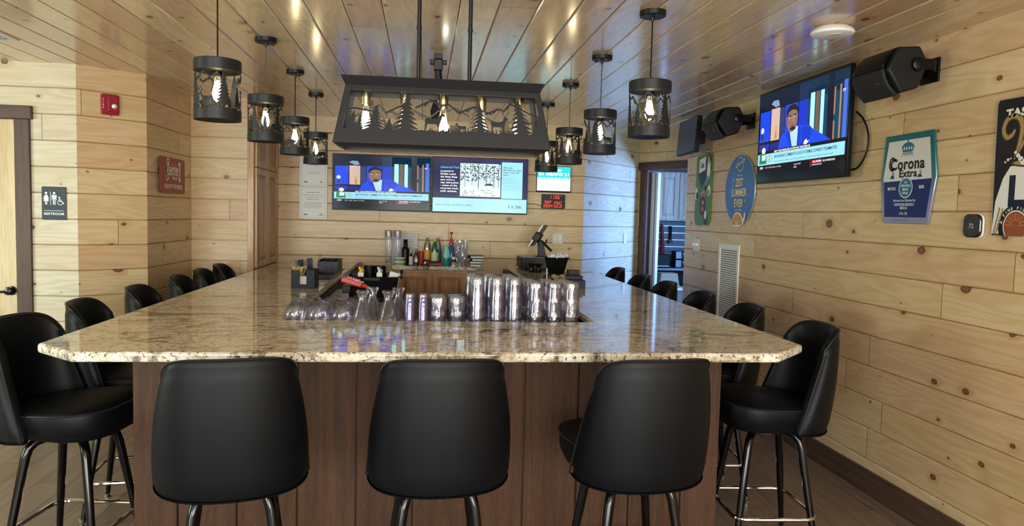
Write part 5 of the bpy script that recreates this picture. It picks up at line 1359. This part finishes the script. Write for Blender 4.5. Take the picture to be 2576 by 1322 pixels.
MB().lathe([(0, 0), (.046, 0), (.050, .1), (.040, .17), (.018, .215), (0, .215)], 22).build('body', flat('#3c6088', .2, 0, .3), t); MB().lathe([(0, .215), (.024, .215), (.024, .235), (.016, .245), (.018, .275), (.008, .285), (.006, .325), (.014, .335), (.016, .35), (0, .352)], 18).build('pump', flat('#b8242a', .35), t)
t = thing('pill_bottle', 'small white bottle with black and red print at the front of the shelf', 'bottle', (.312, 7.53, TZ))
MB().lathe([(0, 0), (.022, 0), (.022, .085), (.019, .09), (.019, .100), (0, .101)], 20).build('body', flat('#e2ded4', .4), t); MB().lathe([(.0222, .045), (.0228, .046), (.0228, .075), (.0222, .076)], 20).build('print', flat('#26262a', .5), t)
MB().lathe([(.0222, .022), (.0227, .023), (.0227, .04), (.0222, .041)], 20).build('red_print', flat('#c27a6c', .5), t)
t = thing('cup_bag', 'crumpled clear bag of plastic ware on the back cabinet', 'bag', (.390, 7.64, TZ))
rr_ = random.Random(3)
def bag(u, v):
    a = 2 * PI * u; r = .044 + .028 * v + .007 * math.sin(9 * a + 5 * v) + .006 * math.sin(17 * a - 9 * v); return (r * math.cos(a), r * .8 * math.sin(a), .26 * v + .012 * math.sin(5 * a) * v)
MB().grid(bag, 48, 10, closeu=True).build('bag_film', M_clearp, t, smooth=15)
m_ = MB()
for k in range(14): a = rr_.random() * 6.28; q = .03 * rr_.random(); m_.tube([(q * math.cos(a), q * math.sin(a), .0), (1.8 * q * math.cos(a + .4), 1.5 * q * math.sin(a + .4), .20 + .06 * rr_.random())], .0035, 6)
m_.build('plastic_ware', flat('#d8d8da', .3), t)
for i, (w_, dx, c) in enumerate(((.12, .0, 'lowest'), (.13, -.004, 'second lowest'), (.12, .012, 'second highest'), (.15, .004, 'topmost'))):
    t = thing('book', 'black book with pale page edges, %s in the pile on the back cabinet' % c, 'book', (.545 + dx, 7.62, TZ + i * .029), rz=.06 * (i - 1), group=None)
    MB().box(-w_ / 2, w_ / 2, -.08, .08, 0, .004).box(-w_ / 2, w_ / 2, -.08, .08, .023, .0275).box(-w_ / 2, -w_ / 2 + .004, -.08, .08, .004, .023).build('cover', M_plast, t)
    MB().box(-w_ / 2 + .004, w_ / 2 - .005, -.076, .076, .004, .023).build('pages', flat('#d6d4ce', .7), t)
t = thing('menu_board', 'pale grey board with a drawn grid leaning behind the bottles', 'board', (-.185, 7.80, TZ), rot=(math.radians(-4), 0, 0))
MB().prism(rrect(-.145, 0, .125, .325, .015), lambda u, v, k: (u, .006 * k, v)).build('board', flat('#b4b6b6', .4), t)
g = GFX(1, 1, .0003)
for i in range(5): g.rect(-.08, .29 - i * .03, .09, .292 - i * .03, flat('#7c8084', .6), 0)
g.ring(.0, .2, .105, .11, .002, flat('#7c8084', .6), 0, n=4, a0=PI / 4, a1=PI / 4 + 2 * PI)
g.build('printed_grid', t, loc=(0, -.001, 0), rot=UP)

# ------------------------------------------------------------------ bar-top things, left arm
BT = 1.04
def straws(n, r, l, mat, rnd, spread, name, parent, loc=(0, 0, 0), lean=(0, 0)):
    m = MB()
    for k in range(n):
        a = rnd.random() * 2 * PI; q = math.sqrt(rnd.random()) * spread; x, y = q * math.cos(a), q * math.sin(a)
        m.tube([(x, y, 0), (x * 1.5 + lean[0], y * 1.5 + lean[1], l * (.93 + .07 * rnd.random()))], r, 5)
    return m.build(name, mat, parent, loc=loc)
R5 = random.Random(9)
M_straw = NT('black_straw').fin(lin('#090c12'), .35, spec=.25)
cd = thing('napkin_caddy', 'dark plastic napkin caddy with a front slot on the left arm of the bar', 'caddy', (-.83, 5.28, BT))
c_ = MB(); w = .080
c_.prism([(-w, 0), (w, 0), (w, .128), (.030, .128), (.024, .120), (.024, .030), (-.022, .030), (-.022, .112), (-.034, .128), (-w, .128)], lambda u, v, k: (u, -.100 + .004 * k, v))
c_.box(-w, -w + .004, -.096, .11, 0, .128).box(w - .004, w, -.096, .11, 0, .128).box(-w, w, .106, .11, 0, .128).box(-w, w, -.096, .106, 0, .004).box(-w, w, .02, .024, 0, .128)
c_.build('tray', M_plast2, cd, bevel=.001)
tag(MB().box(-.066, .066, -.088, .012, .006, .10).build('napkins', flat('#2a2624', .9), cd), 'napkins', 'x') if False else MB().box(-.066, .066, -.088, .012, .006, .085).build('napkins', flat('#b9b3a8', .9), cd, bevel=.002)
t = tag(straws(26, .0036, .175, M_straw, R5, .022, 'black_straws', None, loc=(-.850, 5.345, BT + .02), lean=(-.028, 0)), 'bundle of black straws standing in the napkin caddy, leaning left', 'straws'); t['kind'] = 'stuff'
t = tag(straws(20, .0036, .185, M_straw, R5, .018, 'black_straws', None, loc=(-.795, 5.345, BT + .02), lean=(-.016, 0)), 'bundle of black straws standing upright in the napkin caddy', 'straws'); t['kind'] = 'stuff'
t = tag(MB().tube([(-.772, 5.34, BT + .05), (-.738, 5.33, BT + .235)], .0022, 6).tube([(-.765, 5.34, BT + .05), (-.727, 5.33, BT + .235)], .0022, 6).build('cocktail_stirrers', flat('#2a1416', .3)), 'two thin dark stirrers leaning right out of the napkin caddy', 'stirrers')
def picks(name, label, loc, n, rad, rnd):
    m = MB(); pal = flat('#c8b070', .6)
    for k in range(n):
        a = rnd.random() * 2 * PI; q = rad * math.sqrt(rnd.random()); x, y = q * math.cos(a), q * math.sin(a) * .6; h = .035 + .02 * rnd.random()
        m.tube([(x * .5, y * .5, 0), (x, y, h)], .0009, 4); p = []
        for i in range(7): b = 2 * PI * i / 7; p.append((x + .006 * math.cos(b), y + .002 * math.sin(b * 2), h + .006 + .006 * math.sin(b)))
        m.tube(p, .0014, 5, closed=True)
    o = m.build(name, pal, loc=loc); o['kind'] = 'stuff'; return tag(o, label, 'picks')
picks('cocktail_picks', 'cluster of knotted bamboo picks in the left napkin caddy', (-.855, 5.215, BT + .088), 34, .045, random.Random(1))
tr = thing('condiment_tray', 'long black divided tray with tall back wall on the left arm of the bar', 'tray', (-.820, 6.45, BT))
c_ = MB(); c_.box(-.085, .085, -.55, .50, 0, .006).box(-.085, .085, .30, .306, 0, .115).box(-.087, -.081, .0, .306, 0, .115).box(.081, .087, .0, .306, 0, .115).box(-.085, .085, .0, .004, .0, .105).box(-.03, -.027, .0, .3, 0, .112).box(.035, .038, .0, .3, 0, .112)
c_.box(-.087, -.081, -.55, .0, 0, .022).box(.081, .087, -.55, .0, 0, .022).box(-.085, .085, -.55, -.545, 0, .022)
c_.build('tray', M_plast, tr, bevel=.001)
t = thing('menu_card', 'glossy white menu card lying behind the napkin caddy', 'menu', (-.795, 5.66, BT))
MB().box(-.06, .06, -.13, .13, 0, .003).build('card', flat('#d8dade', .15, 0, .5), t)
g = GFX(1, 1, .0002); rr_ = random.Random(4)
for k in range(10): g.ell(-.04 + .08 * rr_.random(), -.1 + .2 * rr_.random(), .012, .018, flat(rr_.choice(['#b89a98', '#7f8fa6', '#c8b6a0']), .4), k % 3, n=10)
g.build('print', t, loc=(0, 0, .0034))

# ------------------------------------------------------------------ bar-top things, right arm
t = thing('cash_drawer', 'black steel cash drawer on the right arm of the bar', 'cash drawer', (1.16, 7.40, BT))
MB().box(-.18, .18, -.20, .20, .012, .125).build('housing', M_plast, t, bevel=.004)
MB().box(-.18, -.176, -.185, .185, .020, .108).build('drawer_front', M_matte, t, loc=(-.004, 0, 0), bevel=.002)
MB().lathe([(0, 0), (.009, 0), (.009, .006), (0, .006)], 14, M=Matrix.Rotation(-PI / 2, 4, 'Y')).build('lock', M_chrome, t, loc=(-.184, -.02, .066))
for sx in (-.15, .15):
    for sy in (-.17, .17): MB().lathe([(0, 0), (.014, 0), (.012, .013), (0, .013)], 12).build('foot', M_plast, t, loc=(sx, sy, 0))
tag(MB().box(-.16, .16, -.17, .17, 0, .0025).build('paper_sheet', flat('#c7cbd2', .6), loc=(1.15, 7.39, BT + .1255)), 'pale paper lying on the black cash drawer', 'paper')
pz = thing('point_of_sale_screen', 'tilted touch screen on a black stand above the cash drawer', 'point of sale screen', (1.20, 7.38, BT + .128))
A_ = Matrix.Translation((-.03, 0, .215)) @ Matrix.Rotation(math.radians(-18), 4, 'Z') @ Matrix.Rotation(math.radians(-57), 4, 'Y')
# panel lies in its own XY, X up along the slope, facing toward the well
MB().box(-.125, .125, -.16, .16, -.006, .012).xf(A_).build('panel', M_plast, pz, bevel=.003)
MB().box(-.118, .118, -.152, .152, .012, .0135).xf(A_).build('touch_screen', flat('#6d6a66', .12, 0, .5), pz)
MB().box(-.128, .128, -.166, -.160, -.004, .010).xf(A_).build('white_edge', M_white, pz)
MB().box(-.045, .045, -.20, -.06, -.05, .02).xf(A_).build('card_reader', M_plast, pz, bevel=.008)
MB().taper((-.03, .05, -.04, .04), (-.035, .01, -.03, .03), .0, .17).build('stand', M_plast, pz, bevel=.004); MB().tube([(.0, -.02, .16), (.10, -.05, .06)], .013, 10).build('support_arm', M_plast, pz); MB().tube([(.03, -.03, .11), (.05, -.04, .18)], .007, 8).build('cable_guide', M_plast, pz)
MB().box(-.06, .08, -.07, .07, 0, .008).build('stand_foot', M_plast, pz, bevel=.003)
t = thing('twin_holder', 'glossy black two-cup holder in front of the cash drawer', 'holder', (1.075, 6.95, BT))
for sx in (-.036, .036): MB().lathe([(0, 0), (.036, 0), (.020, .035), (.022, .05), (.042, .082), (.038, .082), (.018, .052), (0, .05)], 24).build('cup', M_blk, t, loc=(sx, 0, 0))
ob = thing('straw_organizer', 'stepped black bar organizer with many bins on the right arm', 'organizer', (1.09, 5.62, BT))
c_ = MB()
def bin_(x0, x1, y0, y1, h, h0=0.0):
    c_.box(x0, x0 + .003, y0, y1, h0, h).box(x1 - .003, x1, y0, y1, h0, h).box(x0, x1, y0, y0 + .003, h0, h).box(x0, x1, y1 - .003, y1, h0, h).box(x0, x1, y0, y1, h0, h0 + .003)
bin_(-.13, .02, -.16, -.06, .06); bin_(.02, .15, -.16, -.06, .06); bin_(-.13, .15, -.06, .06, .085); bin_(.06, .15, .06, .14, .12); bin_(-.13, .06, .06, .16, .075)
c_.build('bins', M_plast, ob, bevel=.001)
t = tag(MB().box(0, .006, 0, .012, 0, .145).build('white_divider', M_white, loc=(.945, 5.52, BT)), 'upright white strip beside the black straw holder', 'strip')
c_ = thing('cup_holder', 'ribbed black flared holder with lids on the right arm of the bar', 'holder', (1.06, 5.74, BT + .085))
n = 48
MB().lathe([(0, 0), (.058, 0), (.094, .135), (.088, .135), (.054, .006), (0, .006)], 96, facet=lambda t, z: 1 + .035 * math.sin(24 * t)).build('bin', M_plast, c_, smooth=20)
m_ = MB(); r8 = random.Random(8)
for k in range(40):
    a = r8.random() * 2 * PI; q = .078 * math.sqrt(r8.random()); m_.lathe([(.0, .0), (.012, .002), (.014, .016), (.010, .022), (0, .022)], 7, M=Matrix.Rotation(r8.random() * 2, 4, 'X') @ Matrix.Rotation(r8.random() * 2, 4, 'Y'), c=(q * math.cos(a), q * math.sin(a), .130 + .02 * r8.random()))
o = m_.build('wrapped_mints', flat('#d8d8de', .25), loc=(1.06, 5.74, BT + .085), smooth=0); o['kind'] = 'stuff'; tag(o, 'heap of small white wrapped pieces filling the ribbed black holder', 'wrapped pieces')
picks('cocktail_picks', 'cluster of knotted bamboo picks on the right arm of the bar', (1.035, 5.50, BT + .035), 34, .05, random.Random(2))
t = tag(MB().box(-.05, .05, -.05, .05, 0, .03).build('lemon_tray', flat('#cfc24e', .5), loc=(.945, 5.0, BT), bevel=.008), 'pale yellow sponge at the inner edge of the right arm', 'sponge')

# ------------------------------------------------------------------ well: shelf, sink, tub, soda gun
sh_ = thing('glass_shelf', 'stainless shelf behind the front counter that carries the glasses', 'shelf', (.10, 3.93, 0))
MB().box(-.785, .755, -.215, .215, .972, .984).build('shelf_top', M_steel, sh_, bevel=.002)
for x in (-.76, .73): MB().box(x - .015, x + .015, -.2, .2, 0, .972).build('leg', M_steel, sh_)
M_steeld = flat('#6e665e', .3, .8)
sk_ = thing('underbar_sink', 'dark stainless sink unit inside the left arm of the bar', 'sink', (-.36, 5.0, 0))
c_ = MB(); c_.box(-.315, .17, -.60, .85, 0, .80).box(-.315, .17, -.60, -.57, .80, .955).box(-.315, .17, .05, .85, .80, .97).box(-.315, -.29, -.6, .05, .80, .955).box(.145, .17, -.6, .05, .8, .955)
c_.build('basin', M_steeld, sk_, bevel=.004); MB().box(-.315, .17, .04, .055, .97, .985).build('ledge', M_chrome, sk_)
bt = thing('bus_tub', 'black plastic tub with tapered sides inside the bar well', 'tub', (-.365, 5.50, .972))
c_ = MB()
def tub(hw0, hd0, hw1, hd1, z0, z1):
    return [[(-hw, -hd, z), (hw, -hd, z), (hw, hd, z), (-hw, hd, z)] for hw, hd, z in ((hw0, hd0, z0), (hw1, hd1, z1))]
a, b = tub(.165, .16, .188, .19, .0, .145); i_, j_ = tub(.160, .155, .183, .185, .004, .145); k_2 = [(-.202, -.205, .140), (.202, -.205, .140), (.202, .205, .140), (-.202, .205, .140)]; k_3 = [(x, y, .147) for x, y, z in k_2]
def loft2(mb, rings):
    o = len(mb.v); mb.v += [p for r in rings for p in r]
    for i in range(len(rings) - 1):
        for k in range(4): mb.f.append((o + i * 4 + k, o + i * 4 + (k + 1) % 4, o + i * 4 + 4 + (k + 1) % 4, o + i * 4 + 4 + k)); mb.m.append(0)
    mb.f.append((o, o + 1, o + 2, o + 3)); mb.m.append(0); e = len(mb.v) - 4; mb.f.append((e, e + 1, e + 2, e + 3)); mb.m.append(0)
loft2(c_, [a, b, k_2, k_3, j_, i_]); c_.build('tub_body', M_plast, bt, bevel=.004); MB().box(-.06, .06, -.212, -.204, .118, .142).build('grip', M_plast, bt, bevel=.003)
for i, x in enumerate((-.405, -.322)):
    t = thing('juice_container', ('left' if i == 0 else 'right') + ' tall round black container standing in the tub', 'container', (x, 5.60, .977)); MB().lathe([(0, 0), (.036, 0), (.042, .20), (.038, .20), (.033, .005), (0, .005)], 28).build('container', M_plast, t)
for i, (x, y, c, cn) in enumerate(((-.452, 5.41, '#e0b820', 'yellow'), (-.318, 5.42, '#c8ccd2', 'white'))):
    t = thing('spout_bottle', 'cream square bottle with %s pour spout standing in the tub' % cn, 'bottle', (x, y, .977))
    MB().box(-.021, .021, -.021, .021, 0, .165).build('body', flat('#e0dccb', .4), t, bevel=.004); m_ = MB().lathe([(0, .165), (.016, .165), (.013, .178), (0, .18)], 14); m_.tube([(0, 0, .178), (-.010, 0, .195), (-.012, 0, .205)], [.009, .008, .006], 8); m_.tube([(-.012, 0, .200), (.004, 0, .190), (.018, 0, .180), (.02, 0, .172)], .0035, 6); m_.build('spout', flat(c, .4), t)
t = thing('ice_scoop_box', 'white plastic box tilted in the right side of the tub', 'box', (-.225, 5.46, 1.06), rot=(0, math.radians(14), 0)); MB().taper((-.048, .048, -.035, .035), (-.038, .040, -.03, .03), -.06, .085).build('box', flat('#d8dad6', .4), t, bevel=.008)
t = thing('bar_tongs', 'steel tongs and spoon resting at the back right of the tub', 'tongs', (-.20, 5.60, 1.10)); MB().tube([(-.05, .02, .06), (.02, 0, .03), (.05, -.02, -.02)], .005, 8).tube([(.03, .0, -.02), (.035, 0, .05)], [.005, .014], 10).build('handles', M_chrome, t)
sg = thing('soda_gun', 'red and chrome soda gun hooked inside the bar with a coiled hose', 'soda gun', (-.42, 4.52, 1.155))
G_ = Matrix.Rotation(math.radians(16), 4, 'Y')
MB().box(-.075, .055, -.018, .018, -.022, .014).xf(G_).build('body', flat('#a83428', .25, .1), sg, bevel=.008, bseg=3); MB().box(-.078, .06, -.019, .019, .012, .017).xf(G_).build('chrome_strip', M_chrome, sg, bevel=.001)
b_ = MB()
for i in range(5): b_.box(-.045 + i * .017, -.033 + i * .017, -.012, .012, .017, .026)
b_.xf(G_).build('buttons', flat('#d06050', .4), sg, bevel=.002); MB().tube([(.055, 0, -.004), (.085, 0, -.006)], [.017, .011], 16).xf(G_).build('hose_grip', flat('#c02a20', .3), sg)
hp = [Vector((.08, 0, -.030)) + Vector((.045 * math.sin(t * PI / 2 * 1.25), 0, -.10 * (1 - math.cos(t * PI / 2 * 1.1)))) for t in [i / 40 for i in range(41)]]
MB().tube(hp, [.0062 + .0012 * (i % 2) for i in range(41)], 10).build('hose', M_chrome, sg); MB().box(-.07, -.02, .0, .14, -.07, -.024).build('holster', M_plast, sg, bevel=.004)

# ------------------------------------------------------------------ drinking glasses, upside down on the shelf
GZ = .984
def gl(name, label, cat, prof, mat, n=24, facet=None):
    m = MB().lathe(prof, n, facet=facet); hh = max(p[1] for p in prof)
    m.m = [1 if sum(m.v[i][2] for i in f) / len(f) > hh * .74 else 0 for f in m.f]
    t = m.build(name, [mat, M_sparkv if mat is M_glassv else M_spark], smooth=40, merge=True); t['label'] = label; t['category'] = cat; return t
def gcopy(src, loc, label, group, rot=(0, 0, 0)):
    o = src.copy(); COL.objects.link(o); o.location = loc; o.rotation_euler = rot; o['label'] = label; o['group'] = group; return o
def tumbler(R0, R1, h, th=.0028, base=.012):
    """R0 rim radius at z=0 (mouth down), R1 base radius at z=h"""
    return [(R0 - th, 0), (R0, .0), (R0 + .0006, .002)] + [(R0 + (R1 - R0) * k / 6, h * k / 6) for k in range(1, 6)] + [(R1 + .001, h - .006), (R1 - .002, h), (0, h - .001)], [(0, h - base), (R1 - th - .004, h - base), (R1 - th, h - base - .006)] + [(R0 - th + (R1 - R0) * k / 6, h * k / 6) for k in range(4, 0, -1)]
def tum(*a, **k):
    o, i = tumbler(*a, **k); return o + i
def tprof(R0, R1, h, th=.0028, base=.012):
    o, i = tumbler(R0, R1, h, th, base); return [o[0]] + o[1:] + i + [o[0]]
def closed_glass(name, label, cat, R0, R1, h, mat, n=24, facet=None, th=.0028, base=.012, ribs=0):
    outer = [(R0, 0)] + [(R0 + (R1 - R0) * k / 8 + (.0012 if (ribs and k % 2) else 0), h * k / 8) for k in range(1, 8)] + [(R1, h - .003), (R1 - .003, h), (R1 * .6, h - .0015), (0, h - .0025)]
    inner = [(0, h - base), (R1 - th - .005, h - base + .001), (R1 - th - .001, h - base - .005)] + [(R0 - th + (R1 - R0) * k / 8, h * k / 8) for k in range(7, -1, -1)] + [(R0, 0)]
    return gl(name, label, cat, outer + inner, mat, n, facet)
gls = []
# tall pint stacks: three columns wide, four deep, three glasses high
col_n = ('left', 'middle', 'right'); dep_n = ('front', 'second', 'third', 'back'); lev = ('bottom', 'middle', 'top')
pint = closed_glass('pint_glass', '', 'glass', .043, .030, .150, M_glass, 40, facet=lambda t, z: 1 + (.03 * math.cos(10 * t) if z > .118 else 0), base=.02)
first = True
for ci, cx in enumerate((.292, .388, .485)):
    for di in range(3):
        for li in range(3):
            x = cx + (-.004, .003, -.002)[(ci + di) % 3] - .012 * di; y = 3.80 + .096 * di; z = GZ + .063 * li
            lab = 'clear pint glass, %s of the %s stack, %s column of tall stacks' % (lev[li], ('front', 'middle', 'back')[di], col_n[ci])
            if first: pint.location = (x, y, z); pint['label'] = lab; pint['group'] = 'stacked pint glasses'; first = False
            else: gcopy(pint, (x, y, z), lab, 'stacked pint glasses', (0, 0, ci + di + li))
# cut-base tumblers at the right, two high
fac = lambda t, z: 1 + (.05 * abs(math.sin(6 * t)) - .02 if z > .045 else 0)
rock = closed_glass('cut_tumbler', '', 'glass',   .043, .036, .096, M_glass, 48, facet=lambda t, z: 1 + (.045 * math.cos(8 * t) if z > .064 else 0), base=.024)
first = True
for ci, cx in enumerate((.598, .692, .788)):
    for di in range(3):
        for li in range(3):
            x = cx - .010 * di + (.004 if (ci + li) % 2 else 0); y = 3.80 + .095 * di; z = GZ + .078 * li
            lab = 'clear tumbler with cut base, %s of the %s stack, %s column at the right' % (lev[li], ('front', 'middle', 'back')[di], col_n[ci])
            if first: rock.location = (x, y, z); rock['label'] = lab; rock['group'] = 'stacked cut-base tumblers'; first = False
            else: gcopy(rock, (x, y, z), lab, 'stacked cut-base tumblers', (0, 0, .3 * ci + li))
# short cut tumblers in the middle, two columns, two high
first = True
short = closed_glass('rocks_glass', '', 'glass', .046, .040, .100, M_glass, 48, facet=lambda t, z: 1 + (.04 * math.cos(9 * t) if z > .050 else 0), base=.026)
for ci, cx in enumerate((.082, .180)):
    for di in range(2):
        for li in range(2):
            x = cx - .006 * di; y = 3.81 + .10 * di; z = GZ + .068 * li
            lab = 'clear rocks glass, %s of the %s stack, %s column in the middle group' % (('bottom', 'top')[li], ('front', 'back')[di], ('left', 'right')[ci])
            if first: short.location = (x, y, z); short['label'] = lab; short['group'] = 'stacked rocks glasses'; first = False
            else: gcopy(short, (x, y, z), lab, 'stacked rocks glasses', (0, 0, .4 * ci + li))
# lilac ribbed cups: two slim stacks, six high
first = True
shot = closed_glass('ribbed_cup', '', 'glass', .0335, .0235, .072, M_glassv, 24, th=.002, base=.006)
lv6 = ('lowest', 'second from the bottom', 'third from the bottom', 'fourth from the bottom', 'fifth from the bottom', 'topmost')
for ci, cx in enumerate((-.066, .004)):
    for li in range(6):
        lab = 'lilac ribbed plastic cup, %s of the %s slim stack' % (lv6[li], ('left', 'right')[ci])
        loc = (cx + .001 * (li % 2), 3.81, GZ + .0225 * li)
        if first: shot.location = loc; shot['label'] = lab; shot['group'] = 'lilac ribbed cups'; first = False
        else: gcopy(shot, loc, lab, 'lilac ribbed cups')
# carafes: wide foot, narrow neck with rolled lip
cp_ = [(0, .004), (.060, 0), (.069, .004), (.071, .014), (.066, .045), (.040, .112), (.026, .140), (.022, .155), (.025, .172), (.032, .184), (.034, .190), (.031, .196), (.026, .192), (.020, .178), (.018, .160), (.022, .138), (.036, .108), (.062, .044), (.066, .015), (.056, .008), (0, .010)]
car = MB().lathe(cp_, 32).build('carafe', M_glass, smooth=50, merge=True); car['category'] = 'carafe'; car['group'] = 'glass carafes behind the counter'
for k, (x, y, lab) in enumerate(((-.309, 3.81, 'clear glass carafe with flared foot, front left of the four'), (-.176, 3.81, 'clear glass carafe with flared foot, front right of the four'), (-.270, 3.975, 'clear glass carafe with flared foot, behind the front left one'), (-.130, 3.975, 'clear glass carafe with flared foot, behind the front right one'))):
    if k == 0: car.location = (x, y, GZ); car['label'] = lab
    else: gcopy(car, (x, y, GZ), lab, 'glass carafes behind the counter')
# stemless bowls at the left, two rows stacked and leaning
bp = [(.040, 0), (.047, .018), (.054, .040), (.056, .062), (.052, .090), (.040, .118), (.031, .128), (.030, .136), (0, .137), (0, .120), (.026, .119), (.038, .110), (.049, .088), (.053, .061), (.051, .040), (.044, .018), (.038, .0), (.040, 0)]
bo = MB().lathe(bp, 30, facet=lambda t, z: 1 + (.05 * math.cos(10 * t) if z > .108 else 0)).build('stemless_glass', M_glass, smooth=50, merge=True); bo['category'] = 'glass'; bo['group'] = 'stemless glasses at the left'
k = 0
for di in range(3):
    for ci in range(3):
        loc = (-.668 + .113 * ci + .018 * di, 3.81 + .118 * di, GZ + .012); lab = 'clear stemless glass leaning in the left group, %s row, %s' % (('front', 'middle', 'back')[di], ('left', 'centre', 'right')[ci]); rot = (0, math.radians(20 + 4 * ci + 3 * di), .3 * di)
        if k == 0: bo.location = loc; bo['label'] = lab; bo.rotation_euler = rot
        else: gcopy(bo, loc, lab, 'stemless glasses at the left', rot)
        k += 1
st_ = tag(MB().tube([(-.53, 4.45, 1.02), (-.42, 4.20, .99)], .004, 6).tube([(-.515, 4.45, 1.02), (-.405, 4.20, .99)], .004, 6).tube([(-.50, 4.45, 1.02), (-.39, 4.20, .99)], .004, 6).build('bar_spoons', M_chrome), 'three steel bar spoons leaning behind the stemless glasses', 'spoons')
